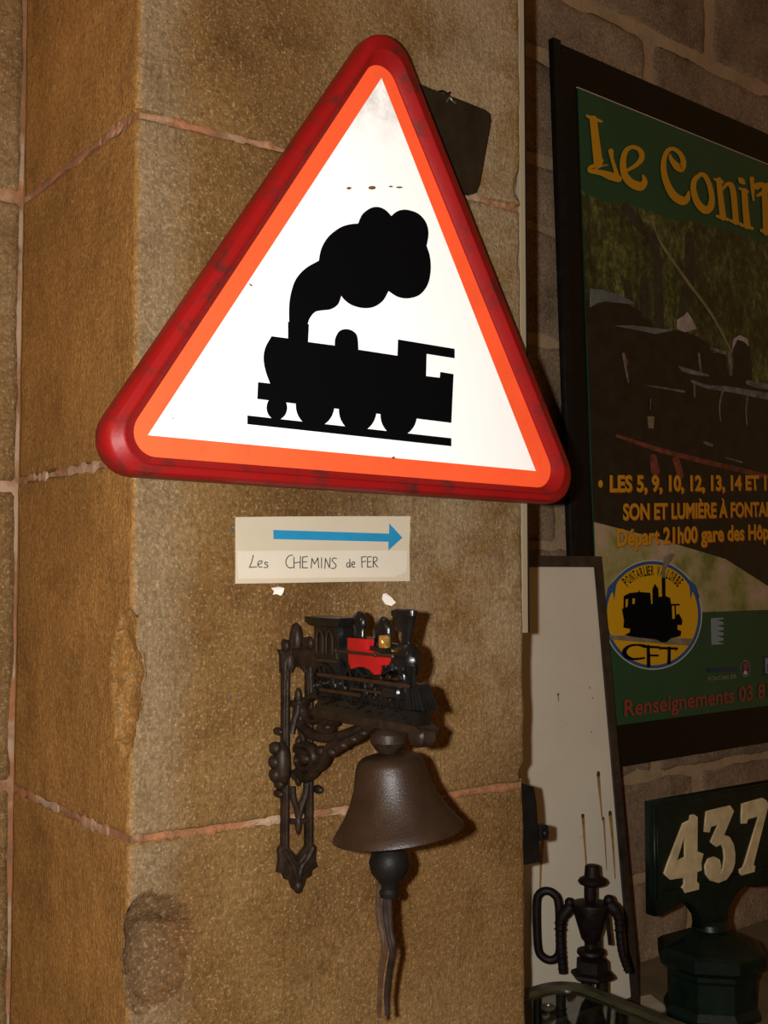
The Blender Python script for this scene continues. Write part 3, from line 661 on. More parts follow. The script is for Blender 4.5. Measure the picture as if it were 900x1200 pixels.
for a in (0.0955, 0.1155):
    ring = [LP(a - 0.0065, 1.508, -0.0165), LP(a - 0.0065, 1.526, -0.0165), LP(a - 0.004, 1.5315, -0.0165), LP(a, 1.534, -0.0165), LP(a + 0.004, 1.5315, -0.0165), LP(a + 0.0065, 1.526, -0.0165), LP(a + 0.0065, 1.508, -0.0165)]
    bm = BM(); tube(bm, ring, 0.0012, 6, smooth=False); lp('window_arch', bm, 'bronze_rod')
bm = BM(); tube(bm, [LP(0.080, 1.4995, -0.0165), LP(0.131, 1.4995, -0.0165)], 0.0014, 6); lp('cab_rail', bm, 'bronze_rod')
bm = BM(); lathe(bm, [(0.013, 0), (0.0165, 0.002), (0.0165, 0.118), (0.0155, 0.124)], LP(0.128, 1.508), (0, -1, 0), 24, 0.75); lp('boiler', bm)
bm = BM(); lathe(bm, [(0.0185, 0), (0.0195, 0.002), (0.0195, 0.018), (0.017, 0.021), (0.008, 0.023), (0.003, 0.027)], LP(0.2325, 1.507), (0, -1, 0), 24, 0.6); lp('smokebox', bm)
Z5 = zoomer(365, 705, 5.806)
pan = [(245, 245), (376, 256), (372, 325), (440, 350), (512, 368), (506, 432), (462, 440), (448, 498), (425, 500), (392, 465), (352, 446), (310, 446), (268, 462), (250, 420), (244, 330)]
bm = BM(); prism(bm, [UX(*Z5(*p), LX - 0.0185) for p in pan], (0.010, 0, 0), 0.001); lp('red_panel', bm, 'red_paint')
fb = [UX(*Z5(*p), LX - 0.014) for p in ((235, 240), (385, 250), (395, 300), (520, 330), (540, 470), (450, 520), (240, 480))]
bm = BM(); prism(bm, fb, (0.024, 0, 0), 0.001); lp('firebox', bm)
bm = BM(); lathe(bm, [(0.0115, 0), (0.0115, 0.003), (0.0095, 0.005), (0.0095, 0.016), (0.0115, 0.018), (0.0125, 0.023), (0.0105, 0.030), (0.006, 0.0345), (0.0015, 0.036)], LP(0.153, 1.5215), (0, 0, 1), 20, 0.55); lp('steam_dome', bm)
bm = BM(); lathe(bm, [(0.015, 0), (0.015, 0.004), (0.0125, 0.007), (0.0135, 0.012), (0.0145, 0.016), (0.0145, 0.021), (0.012, 0.028), (0.006, 0.033), (0.0012, 0.0345)], LP(0.199, 1.5185), (0, 0, 1), 20, 0.5); lp('sand_dome', bm)
bm = BM(); lathe(bm, [(0.012, -0.004), (0.0115, 0.002), (0.0085, 0.005), (0.009, 0.017), (0.0105, 0.022), (0.0145, 0.035), (0.0180, 0.046), (0.0205, 0.048), (0.0205, 0.0535), (0.018, 0.0545), (0.010, 0.052)], LP(0.2365, 1.507), (0, 0, 1), 22, 0.45); lp('smokestack', bm)
bm = BM(); boxmm(bm, LP(0.2135, 1.5195, -0.018), LP(0.2240, 1.5335, -0.008), 0.002); ball(bm, LP(0.219, 1.526, -0.018), (0.0015, 0.0035, 0.005)); lp('headlamp', bm, 'brass')
bm = BM(); boxmm(bm, LP(0.214, 1.507, -0.016), LP(0.2235, 1.5195, -0.006), 0.001); lp('lamp_bracket', bm)
bm = BM(); tube(bm, [LP(0.129, 1.5125, -0.0215), LP(0.245, 1.5125, -0.0215)], 0.0018, 8)
for a in (0.138, 0.214, 0.245): ball(bm, LP(a, 1.5125, -0.0215), 0.0028)
tube(bm, [LP(0.138, 1.503, -0.0205), LP(0.138, 1.5125, -0.0215)], 0.0015, 6); lp('handrail', bm, 'bronze_rod')
def wheel(a, z, r, spokes, dx=-0.0165):
    c = LP(a, z, dx)
    bm = BM(); tube(bm, [c + V((0, r * math.cos(t), r * math.sin(t))) for t in [2 * math.pi * i / 16 for i in range(16)]], r * 0.085, 7, True, n=2)
    lathe(bm, [(0.001, 0.004), (r * 0.2, 0.003), (r * 0.2, -0.002)], c, (-1, 0, 0), 10)
    for i in range(spokes):
        t = math.pi * 2 * i / spokes + 0.3; tube(bm, [c, c + V((0, r * math.cos(t), r * math.sin(t)))], r * 0.05, 5)
    lp('wheel', bm, 'gloss_black')
wheel(0.1035, 1.4735, 0.0215, 8); wheel(0.166, 1.4735, 0.0215, 8); wheel(0.208, 1.4655, 0.011, 6); wheel(0.237, 1.4655, 0.011, 6)
for p, q, r in ((LP(0.10, 1.4835, -0.0215), LP(0.272, 1.4835, -0.0215), 0.0024), (LP(0.104, 1.4665, -0.0205), LP(0.182, 1.4665, -0.0205), 0.0022), (LP(0.166, 1.4725, -0.0205), LP(0.222, 1.4725, -0.0205), 0.0015)):
    bm = BM(); tube(bm, [p, q], r, 8); lp('side_rod', bm, 'bronze_rod')
bm = BM(); lathe(bm, [(0.006, 0), (0.0085, 0.002), (0.0085, 0.028), (0.006, 0.030)], LP(0.222, 1.474, -0.012), (0, -1, 0), 16); lp('steam_cylinder', bm)
bm = BM(); lathe(bm, [(0.010, 0), (0.008, 0.003), (0.006, 0.010), (0.0085, 0.020), (0.009, 0.026)], LP(0.242, 1.482, -0.004), (0, 0, 1), 14); lp('saddle', bm)
bm = BM(); tube(bm, [LP(0.266, 1.480, -0.010), LP(0.266, 1.504, -0.010)], [0.0024, 0.0028], 8); lp('front_post', bm)
bm = BM(); prism(bm, [LP(0.262, 1.482, -0.014), LP(0.274, 1.482, -0.014), LP(0.286, 1.459, -0.014), LP(0.262, 1.459, -0.014)], (0.020, 0, 0), 0.0015); cc = lp('cowcatcher', bm)
for i in range(5):
    dx = -0.0115 + i * 0.0045; bm = BM(); tube(bm, [LP(0.274, 1.483, dx * 0.8 - 0.002), LP(0.288, 1.458, dx - 0.002)], 0.0015, 6); lp('cowcatcher_bar', bm)
for i in range(4):
    bm = BM(); tube(bm, [LP(0.264 + i * 0.005, 1.481, -0.015), LP(0.268 + i * 0.0065, 1.459, -0.0155)], 0.0013, 6); lp('cowcatcher_bar', bm)
for i in range(8):
    bm = BM(); ball(bm, LP(0.100 + i * 0.022, 1.449, -0.0155), 0.0022, 1); lp('rivet', bm)
for a, z in ((0.187, 1.469), (0.196, 1.478), (0.213, 1.487), (0.206, 1.492), (0.222, 1.500), (0.229, 1.489), (0.25, 1.49), (0.253, 1.4995), (0.145, 1.471), (0.135, 1.475), (0.125, 1.472)):
    bm = BM(); ball(bm, LP(a, z, -0.0155), (0.003, 0.0045, 0.0045), 1); lp('boss', bm)

# ------------------------------------------------------------------ the bell
bell = empty('hanging_bell', (BX, -0.207, 1.09), 'brown rusted bell hanging under the toy locomotive with leather pulls', 'bell')
top = V((BX - 0.006, -0.201, 1.4020)); axb = -(Matrix.Rotation(math.radians(-7.5), 3, FH) @ V((0, 0, 1)))
if (axb.dot(RT)) < 0: axb = -(Matrix.Rotation(math.radians(7.5), 3, FH) @ V((0, 0, 1)))
bm = BM(); lathe(bm, [(0.004, -0.001), (0.020, -0.001), (0.029, 0.001), (0.0345, 0.005), (0.0375, 0.011), (0.0395, 0.020), (0.043, 0.034), (0.049, 0.049), (0.057, 0.063), (0.066, 0.075), (0.0715, 0.082), (0.0725, 0.0855), (0.070, 0.087), (0.063, 0.083), (0.050, 0.062), (0.040, 0.039), (0.035, 0.013), (0.004, 0.006)], top, axb, 64)
obj('bell_body', bm, 'bell', bell, True)
cb = UX(456, 1012, BX)
bm = BM(); lathe(bm, [(0.003, 0.105), (0.003, 0.024), (0.012, 0.021), (0.0195, 0.012), (0.0225, 0.001), (0.020, -0.010), (0.013, -0.018), (0.0092, -0.023), (0.0088, -0.027), (0.011, -0.031), (0.010, -0.036), (0.004, -0.037)], cb, (0.0, 0.0, 1), 28)
obj('clapper', bm, 'black_iron', bell, True)
for path, mat, r in ((((446, 1034), (444, 1060), (446, 1085), (450, 1105), (447, 1135), (445, 1165), (444.5, 1193)), 'leather_tan', 0.0042), (((447, 1034), (450, 1070), (453, 1105), (448, 1140), (446, 1168)), 'leather_tan', 0.003),
                     (((455, 1034), (453, 1068), (457, 1098), (460, 1115), (456, 1140), (453, 1165), (454, 1190)), 'leather', 0.0048), (((456, 1050), (458, 1090), (461, 1110), (455, 1145), (453, 1175)), 'leather', 0.003)):
    k = len(path); bm = BM(); tube(bm, [UX(x, y, BX - 0.001) for x, y in path], [r * (1 - 0.45 * i / (k - 1)) for i in range(k)], 8, flat=(FH, 0.45)); obj('leather_pull', bm, mat, bell, True)

# ------------------------------------------------------------------ batten and hinge on the pier's right flank
t = empty('edge_batten', (PW + 0.006, 0.01, 1.52), 'thin grey batten with a black rubber edge on the right arris of the pier', 'batten')
zb = UY(620, 741, 0.012).z
bm = BM(); boxmm(bm, (PW + 0.0005, 0.003, zb), (PW + 0.0115, 0.05, 3.0), 0.001); obj('batten_strip', bm, 'batten', t)
bm = BM(); boxmm(bm, (PW + 0.0115, 0.008, zb), (PW + 0.0195, 0.05, 3.0), 0.001); obj('rubber_edge', bm, 'rubber', t)
t = empty('iron_bracket', (PW + 0.01, 0.03, 1.18), 'black iron strap bracket with a square knuckle on the lower right flank of the pier', 'bracket')
q = lambda x, y: UY(x, y, 0.012)
bm = BM(); prism(bm, [V((PW - 0.001, 0.012, q(620, 1013).z)), q(634, 1010), q(632, 985), q(629, 940), q(626, 922), V((PW - 0.001, 0.012, q(618, 915).z))], (0, 0.012, 0), 0.001); obj('strap', bm, 'black_iron', t)
a_, b_ = q(630, 985), q(640, 966)
bm = BM(); boxmm(bm, (a_.x, 0.006, a_.z), (b_.x, 0.022, b_.z), 0.002); obj('knuckle', bm, 'black_iron', t)
bm = BM(); lathe(bm, [(0.0055, 0), (0.0055, 0.004), (0.003, 0.006)], ((a_.x + b_.x) / 2, 0.007, (a_.z + b_.z) / 2), (0, -1, 0), 10); obj('bolt', bm, 'black_iron', t)

# ================================================================== TABLE
TZ = 0.795
t = empty('display_table', (1.4, 0.0, 0), 'brown display table along the back wall', 'table')
ye = lambda x: 0.392 + math.tan(BY) * (x - PW)
bm = BM(); prism(bm, [(PW + 0.006, -0.55, TZ), (2.35, -0.55, TZ), (2.35, ye(2.35) - 0.008, TZ), (PW + 0.006, ye(PW) - 0.008, TZ)], (0, 0, -0.03), 0.003); obj('table_top', bm, 'table', t)
for x, y in ((0.66, -0.5), (2.28, -0.5), (0.66, 0.34), (2.28, 0.42)):
    bm = BM(); boxmm(bm, (x - 0.025, y - 0.025, 0.0), (x + 0.025, y + 0.025, TZ - 0.028), 0.003); obj('leg', bm, 'table', t)

# ------------------------------------------------------------------ framed poster
PO = Plane(on_plane(650, 47, BW.at(0, 0, 0.026), BW.n), BY, math.radians(2.0))
pos = empty('framed_poster', tuple(PO.at(0.38, -1.45)), 'large green steam train poster with yellow lettering on a black board', 'poster')
HB, WB = 1.449, 1.0
def rect(u0, v0, u1, v1): return [(u0, v0), (u1, v0), (u1, v1), (u0, v1)]
B0 = PO.up(-0.010)
obj('backing_board', flat_mesh([rect(0.0, -HB, WB, 0)], B0, 0.005, 0.0008), 'leatherette', pos)
bm = BM(); L0 = PO.up(-0.004)
me = flat_mesh([rect(-0.006, -HB - 0.002, 0.013, 0.002)], L0, 0.006, 0.001); obj('edge_lip', me, 'black_iron', pos)
for (x, y) in ((662.5, 58),):
    u, v = PO.uv(x, y); bm = BM(); lathe(bm, [(0.007, 0), (0.007, 0.003), (0.004, 0.005)], PO.at(u, v, -0.006), tuple(PO.n), 12); obj('screw', bm, 'black_iron', pos)
SH = PO.up(-0.003)
uL = 0.067; uR = WB - 0.07; vT = -0.079; vB = -1.368
sheet = obj('poster_sheet', flat_mesh([rect(uL, vB, uR, vT)], SH, 0.0012), 'green', pos); sheet['label'] = 'green printed sheet'
bm = BM()
obj('sheet_edge', flat_mesh([rect(uL - 0.001, vT - 0.0005, uR, vT + 0.0015)], SH, 0.0013), 'card', pos)
L1, L2, L3, L4, L5, L6 = (SH.up(0.0016 + 0.0005 * i) for i in range(6))
def pr(name, me, mat): return obj(name, me, mat, sheet)
# upper boundary of the photograph: a ragged fade into the green
def uvs(Z, pts, pl): return [pl.uv(*Z(*p)) for p in pts]
ZP = zoomer(680, 240, 3.75)
vG = L1.uv(860, 716)[1]
topb = [L1.uv(x, y) for x, y in ((685, 226), (706, 236), (730, 240), (760, 247), (790, 257), (815, 262), (840, 268), (870, 276), (900, 286), (915, 292))]
topb = [(uL, topb[0][1] + 0.004)] + [(u, v + 0.012 * noise.noise(V((i * 1.7, 0, 2)))) for i, (u, v) in enumerate(topb)] + [(uR, topb[-1][1] - 0.005)]
pr('photo_forest', flat_mesh([[(uL, vG)] + topb + [(uR, vG)]], L1, 0.0002), 'forest')
def shape(name, pts, mat, layer, Z=ZP): return pr(name, px_shape(layer, [[Z(*p) for p in pts]], 0.0002), mat)
def pen_on(name, items, mat, layer, Z=ZP): return pr(name, strokes(layer, Z, items, 0.0002), mat)
pen_on('dark_trunks', [([(200, 10), (260, 90), (330, 190), (350, 540)], [40, 44, 36, 40]), ([(480, 140), (480, 330), (450, 500)], [40, 42, 50]), ([(280, 330), (290, 480)], [36, 44]), ([(205, 340), (212, 420)], [24, 30])], 'trunk_photo', L2)
pen_on('bare_branch', [([(310, 50), (345, 150), (395, 230), (480, 350), (575, 480), (665, 645)], [7, 9, 12, 13, 11, 8])], 'bark_photo', L3)
gm = [(uL, vG), (uL, L2.uv(700, 612)[1]), L2.uv(760, 628), L2.uv(800, 640), L2.uv(850, 655), L2.uv(905, 690), (uR, L2.uv(905, 700)[1]), (uR, vG)]
dark_all = [(uL, L2.uv(690, 352)[1])] + [L2.uv(*ZP(*p)) for p in ((110, 425), (205, 432), (290, 485), (335, 562), (420, 550), (500, 570), (570, 612), (575, 650), (640, 655), (645, 725), (672, 735), (678, 610), (705, 578), (745, 610), (758, 770), (830, 800))] + [(uR, L2.uv(900, 455)[1]), (uR, L2.uv(905, 690)[1]), L2.uv(905, 690), L2.uv(850, 655), L2.uv(800, 640), L2.uv(760, 628), (uL, L2.uv(700, 612)[1])]
pr('photo_train', flat_mesh([dark_all], L2, 0.0002), 'dark_photo')
pr('photo_lineside', flat_mesh([gm], L2, 0.0002), 'ground')
shape('coach_roof', [(42, 368), (100, 374), (180, 400), (240, 432), (215, 436), (110, 425), (75, 432), (42, 452)], 'grey_photo', L3)
shape('cab_roof', [(152, 531), (235, 530), (410, 552), (330, 568), (235, 548)], 'grey_photo', L3)
shape('smoke_puff', [(425, 505), (455, 488), (470, 470), (490, 500), (512, 545), (460, 560), (425, 545)], 'smoke_photo', L3)
shape('chimney_steam', [(668, 640), (672, 590), (700, 572), (735, 590), (742, 625), (718, 600), (690, 592)], 'smoke_photo', L3)
pen_on('steel_details', [([(435, 712), (470, 730), (560, 750)], [10, 22, 10]), ([(490, 775), (560, 800), (650, 810), (825, 842)], [12, 16, 24, 30]), ([(500, 780), (502, 842)], 9), ([(630, 800), (612, 880), (616, 950)], [10, 8, 4]), ([(738, 820), (728, 900), (732, 970)], [10, 8, 4]), ([(295, 795), (370, 806), (455, 822)], [3, 8, 10]), ([(735, 780), (780, 792), (825, 800)], [20, 26, 24]), ([(575, 632), (632, 650)], [8, 18]), ([(520, 655), (528, 730)], 10), ([(655, 650), (660, 745)], [14, 16]), ([(545, 1045), (575, 1056)], [12, 16]), ([(640, 1112), (710, 1132)], [5, 7]), ([(308, 855), (306, 900)], [6, 4]), ([(188, 655), (210, 780)], [12, 8])], 'steel_photo', L3)
pen_on('red_frame', [([(162, 1015), (350, 1078), (560, 1132), (830, 1196)], [14, 20, 22, 20]), ([(320, 1110), (330, 1170)], [30, 40]), ([(420, 1120), (440, 1190)], [30, 30]), ([(190, 660), (206, 700)], [16, 12])], 'rust_photo', L3)
shape('driver_window', [(295, 930), (325, 930), (322, 985), (300, 980)], 'bark_photo', L3)
# Le Coni'f...
ZC = zoomer(680, 120, 4.0909)
title = [[([(62, 80), (73, 180), (86, 288)], [34, 38, 44]), ([(30, 64), (66, 80), (102, 92)], [10, 22, 10]), ([(106, 278), (84, 298), (48, 312), (44, 328), (62, 334)], [12, 20, 18, 18, 16]), ([(50, 330), (100, 338), (140, 352), (182, 366)], [20, 26, 38, 34]), ([(178, 362), (166, 318), (152, 272), (146, 234)], [26, 18, 16, 26]), ([(62, 326), (100, 306), (134, 300)], [10, 8, 3])],
         [([(224, 326), (262, 304), (290, 276), (294, 246), (276, 222), (244, 215), (216, 236), (204, 290), (214, 350), (246, 388), (288, 402), (308, 380), (300, 350)], [12, 20, 26, 26, 20, 18, 24, 30, 34, 40, 44, 28, 8])],
         [([(430, 252), (436, 274), (462, 306), (484, 316), (494, 286), (478, 246), (444, 223), (414, 238), (398, 296), (408, 368), (442, 440), (488, 472), (512, 460), (519, 428)], [10, 20, 34, 36, 26, 22, 18, 22, 26, 30, 38, 42, 30, 8])],
         [([(578, 344), (548, 372), (542, 420), (562, 482), (598, 516), (624, 500), (630, 452), (618, 394), (596, 352), (574, 344)], [18, 26, 28, 32, 38, 34, 26, 24, 22, 18])],
         [([(664, 372), (674, 470), (684, 552)], [26, 28, 30]), ([(642, 368), (680, 382)], [10, 16]), ([(656, 546), (708, 562)], 15), ([(680, 420), (700, 394), (722, 398), (734, 440), (746, 574)], [8, 18, 26, 28, 28]), ([(722, 568), (770, 584)], 15)],
         [([(786, 424), (792, 510), (800, 592)], [28, 30, 32]), ([(762, 412), (800, 428)], [10, 16]), ([(772, 588), (824, 604)], 15), ([(762, 366), (772, 376), (784, 388)], [14, 30, 14])],
         [([(822, 366), (826, 420), (830, 470)], [22, 18, 8])],
         [([(846, 402), (868, 396), (896, 408)], [34, 26, 30]), ([(846, 448), (872, 436), (908, 420)], [10, 22, 16]), ([(882, 420), (888, 520), (892, 622)], [26, 30, 34]), ([(868, 614), (914, 634)], 16), ([(884, 430), (890, 400), (905, 390)], [22, 20, 12])]]
for g in title: pr('title_letter', strokes(L4, ZC, g, 0.0003), 'yellow')
def line(s, p00, p10, p01, mat, name, bold=0.02, shadow=None, dx=0.9, shear=0.0):
    if shadow: pr(name + '_shadow', text_mesh(s, L4, (p00[0] + dx, p00[1] + dx), (p10[0] + dx, p10[1] + dx), (p01[0] + dx, p01[1] + dx), bold, 0.0, shear), shadow)
    me = text_mesh(s, L5, p00, p10, p01, bold, 0.0, shear)
    bm = BM(); bm.from_mesh(me); bpy.data.meshes.remove(me)
    fs = sorted(((min(v.co.x for v in f.verts), max(v.co.x for v in f.verts), f) for f in bm.faces), key=lambda q: q[0])
    gap = (L5.at(*L5.uv(*p10)) - L5.at(*L5.uv(*p00))).length / len(s) * 0.42; groups = []; end = -9
    for a, b, f in fs:
        if a > end + gap: groups.append([])
        groups[-1].append([v.co.copy() for v in f.verts]); end = max(end, b)
    bm.free()
    for gr in groups:
        b2 = BM()
        for f in gr: b2.faces.new([b2.verts.new(v) for v in f])
        bmesh.ops.remove_doubles(b2, verts=b2.verts, dist=1e-6); pr(name, b2, mat)
line('•', (701, 571.5), (706.5, 571.5), (701, 562.5), 'yellow', 'bullet', 0.0)
line('LES 5, 9, 10, 12, 13, 14 ET 1', (714.5, 580.5), (898, 577.5), (714.5, 556.5), 'yellow', 'date_line', 0.035, 'orange_ink')
line('SON ET LUMIÈRE À FONTAI', (730, 610), (900, 605.5), (730, 585), 'yellow', 'show_line', 0.03, 'orange_ink')
line('Départ 21h00 gare des Hôp', (723, 647), (901, 637.5), (723, 619.5), 'yellow', 'departure_line', 0.03, 'orange_ink')
line('Renseignements 03 81', (732, 846), (902, 823), (732, 820.5), 'red_ink', 'information_line', 0.008, shear=0.0)
# logo disc
ZL = zoomer(700, 640, 6.923)
CX, CY, RX, RY, RO = 447, 557, 402, 446, -0.03
for nm, k, mat, ly in (('logo_outline', 1.0, 'logo_white', L2), ('logo_ring', 0.978, 'logo_blue', L3), ('logo_field', 0.918, 'logo_yellow', L4)):
    pr(nm, px_shape(ly, [[ZL(*p) for p in ellipse(CX, CY, RX * k, RY * k, 72, RO)]], 0.0003), mat)
for pts in (((70, 420), (86, 340), (180, 232), (150, 330), (138, 440), (126, 372), (100, 392), (78, 440)), ((826, 400), (800, 320), (720, 250), (748, 330), (758, 430), (772, 366), (800, 388), (826, 430))):
    pr('logo_mountain', px_shape(L5, [[ZL(*p) for p in pts]], 0.0002), 'logo_blue')
pr('logo_track', px_shape(L5, [[ZL(*p) for p in ((96, 722), (770, 750), (740, 808), (560, 795), (110, 758))]], 0.0002), 'logo_grey')
pr('logo_smoke', px_shape(L6, [[ZL(*p) for p in ((525, 260), (522, 200), (535, 140), (545, 90), (590, 60), (632, 62), (610, 105), (575, 150), (556, 190), (552, 260))]], 0.0002), 'logo_grey')
eng = [(200, 510), (212, 505), (215, 405), (262, 380), (335, 372), (340, 352), (345, 372), (430, 378), (437, 470), (448, 468), (448, 345), (458, 325), (468, 305), (480, 325), (494, 345), (498, 412), (526, 408), (522, 250), (552, 250), (553, 404), (590, 420), (598, 468), (668, 468), (670, 482), (636, 482), (640, 560), (660, 545), (690, 600), (686, 640), (650, 640), (650, 676), (682, 690), (676, 728), (640, 740), (600, 745), (560, 780), (520, 780), (480, 758), (300, 738), (218, 722), (262, 700), (268, 672), (212, 662), (216, 600)]
pr('logo_engine', px_shape(L6, [[ZL(*p) for p in eng], [ZL(*p) for p in ((230, 432), (250, 428), (246, 490), (228, 498))], [ZL(*p) for p in ((284, 424), (306, 424), (304, 468), (284, 470))], [ZL(*p) for p in ((604, 484), (626, 484), (630, 590), (608, 588))]], 0.0002), 'black_print')
cft = [([(384, 812), (330, 802), (262, 810), (220, 850), (234, 893), (290, 916), (380, 908)], [30, 16, 20, 36, 36, 20, 16]), ([(392, 816), (500, 821)], 20), ([(412, 812), (414, 880), (416, 970)], [26, 28, 30]), ([(420, 886), (490, 888)], 17), ([(510, 827), (645, 831)], 20), ([(582, 826), (582, 880), (580, 945)], [26, 26, 28]), ([(505, 838), (515, 822)], 10), ([(640, 826), (636, 846)], 10)]
pr('logo_letters', strokes(L6, ZL, cft, 0.0002), 'black_print')
word = 'PONTARLIER VALLORBE'; wid = [1.0, 1.15, 1.1, 0.85, 1.1, 1.0, 0.8, 0.45, 0.8, 1.0, 0.6, 1.1, 1.1, 0.8, 0.8, 1.15, 1.0, 1.0, 0.8]
tot = sum(wid); acc = 0
for ch, wd in zip(word, wid):
    a0, a1 = (math.radians(-45 + 91 * (acc + f) / tot) for f in (0.10 * wd, 0.90 * wd)); acc += wd
    if ch == ' ': continue
    pt = lambda a, k: ZL(CX + RX * k * math.sin(a), CY - RY * k * math.cos(a))
    pr('logo_letter', text_mesh(ch, L6, pt(a0, 0.715), pt(a1, 0.715), pt(a0, 0.895), 0.02, 0.0), 'black_print')
# sponsor marks on the green foot
ZS = zoomer(810, 700, 8)
pr('sponsor_mark', px_shape(L2, [[ZS(*p) for p in [(185, 195), (300, 190)] + sum([[(303, 205 + i * 50), (240, 215 + i * 50), (303, 232 + i * 50)] for i in range(5)], []) + [(300, 440), (190, 445)]]], 0.0002), 'pale_blue')
line('PONTARLIER', ZS(155, 785), ZS(425, 758), ZS(157, 745), 'logo_grey', 'sponsor_name', 0.02)
line('———', ZS(165, 705), ZS(430, 690), ZS(165, 665), 'navy', 'sponsor_bar', 0.0)
for nm, k, mat, ly in (('badge_rim', 1, 'logo_grey', L2), ('badge_field', 0.86, 'navy', L3)): pr(nm, px_shape(ly, [[ZS(*p) for p in ellipse(507, 668, 46 * k, 78 * k, 28)]], 0.0002), mat)
pr('badge_figure', px_shape(L4, [[ZS(*p) for p in ((495, 722), (496, 660), (488, 640), (500, 618), (525, 625), (532, 655), (518, 672), (524, 716))]], 0.0002), 'red_ink')
pr('badge_blaze', px_shape(L5, [[ZS(*p) for p in ((490, 724), (498, 690), (520, 690), (526, 720))]], 0.0002), 'logo_white')
pr('sponsor_square', px_shape(L2, [[ZS(*p) for p in ((680, 548), (745, 540), (745, 728), (682, 734))]], 0.0002), 'navy')
pr('sponsor_square_mark', px_shape(L3, [[ZS(*p) for p in ((694, 575), (735, 560), (735, 620), (712, 625), (712, 700), (735, 690), (735, 712), (700, 712))]], 0.0002), 'pale_blue')

# ------------------------------------------------------------------ leaning enamel panel
LE = Plane(on_plane(705, 652, BW.at(0, 0, 0.082), BW.n), BY, math.radians(5.6))
u_r, v_t = LE.uv(705, 652); v_b = (TZ - LE.o.z) / LE.ey.z + 0.0005
W_, F_ = 0.42, 0.021
t = empty('enamel_panel', tuple(LE.at(u_r - W_ / 2, v_b)), 'white enamel panel in a dark frame with rust runs leaning behind the iron figure', 'panel')
u_l = u_r - W_
for nm, r in (('frame_rail', rect(u_l, v_t - F_, u_r, v_t)), ('frame_rail', rect(u_l, v_b, u_r, v_b + F_)), ('frame_stile', rect(u_l, v_b + F_, u_l + F_, v_t - F_)), ('frame_stile', rect(u_r - F_, v_b + F_, u_r, v_t - F_))):
    obj(nm, flat_mesh([r], LE.up(-0.008), 0.008, 0.0), 'frame_dark', t)
pn = obj('enamel_sheet', flat_mesh([rect(u_l + F_ - 0.003, v_b + F_ - 0.003, u_r - F_ + 0.003, v_t - F_ + 0.003)], LE.up(-0.006), 0.002), 'enamel', t)
ES = LE.up(-0.0035)
for pts, wd in ((((701, 907), (703, 930), (706, 962)), (4.0, 2.6, 1.2)), (((683, 956), (685, 985), (687, 1016), (687.5, 1060)), (3.6, 2.4, 1.8, 0.8)), (((715, 953), (718, 985), (721, 1030)), (4.2, 2.6, 1.0)), (((707.5, 960), (709, 985), (711, 1020)), (2.4, 1.6, 0.7)), (((654, 814), (654.5, 822)), (1.6, 0.8)), (((636, 985), (634, 1010), (633, 1050)), (3.5, 3, 1.2))):
    obj('rust_run', px_shape(ES, [stroke(pts, wd)], 0.0002), 'streak', pn)
for x, y, a, b in ((701.3, 907, 2.6, 5), (683, 956, 2.6, 3.6), (715, 953, 2.6, 4.5), (707.3, 959, 1.6, 2.4), (654.2, 813.5, 1.3, 2.0), (691, 806, 0.9, 1.2), (694.5, 818, 0.8, 1.0), (693, 858, 0.9, 1)):
    obj('rust_spot', px_shape(ES.up(0.0004), [ellipse(x, y, a * 0.75, b * 0.7, 12)], 0.0002), 'rust_dark', pn)

# ------------------------------------------------------------------ number 437 on a pedestal
NB = Plane((1.05, 0.155, 1.10))
num = empty('number_plate', tuple(V((NB.uv(838, 1100)[0] + 1.05, 0.167, TZ))), 'dark green cast plate with cream number 437 on an octagonal pedestal', 'number plate')
Z7 = zoomer(740, 880, 3.75); ZN = zoomer(755, 900, 6.207)
uv = NB.uv
out = [uv(768.5, 947), uv(900, 914), uv(913, 911)]
rgt = uv(913, 911)[0]; topv = (uv(768.5, 947)[1] + uv(900, 914)[1]) / 2
botv = uv(768.5, 1073)[1]; lft = uv(768.5, 1000)[0]
cx_ = uv(838.5, 1085)[0]; nkv = uv(838, 1084)[1]
mid = (lft + rgt) / 2
def lower(sg): return [(cx_ + sg * 0.034, nkv), (cx_ + sg * 0.038, nkv + 0.022), (cx_ + sg * 0.060, nkv + 0.045), (cx_ + sg * 0.088, nkv + 0.058), (cx_ + sg * 0.120, botv + 0.006)]
outline = [(lft, topv), (rgt, topv), (rgt, botv)] + lower(1)[::-1] + lower(-1) + [(lft, botv)]
outline = [(lft, topv), (max(rgt, cx_ + 0.19), topv), (max(rgt, cx_ + 0.19), botv)] + [p for p in lower(1)[::-1]] + lower(-1) + [(lft, botv)]
plate = obj('plate', flat_mesh([outline], NB.up(-0.012), 0.010, 0.002), 'bottle_green', num)
R_ = outline[1][0]
fr = [(lft + 0.002, topv - 0.002), (R_ - 0.002, topv - 0.002), (R_ - 0.002, botv + 0.028), (lft + 0.002, botv + 0.028)]
fi = [(lft + 0.011, topv - 0.011), (R_ - 0.011, topv - 0.011), (R_ - 0.011, botv + 0.037), (lft + 0.011, botv + 0.037)]
obj('raised_border', flat_mesh([fr, fi], NB.up(0.001), 0.0015, 0.0005), 'bottle_green', plate)
d4 = [[(330, 345), (352, 338), (378, 355), (376, 605), (420, 622), (405, 690), (408, 740), (375, 755), (372, 825), (388, 838), (388, 880), (285, 905), (268, 870), (285, 845), (282, 792), (180, 808), (140, 765), (165, 690), (275, 405), (325, 380)], [(288, 470), (290, 650), (228, 672)]]
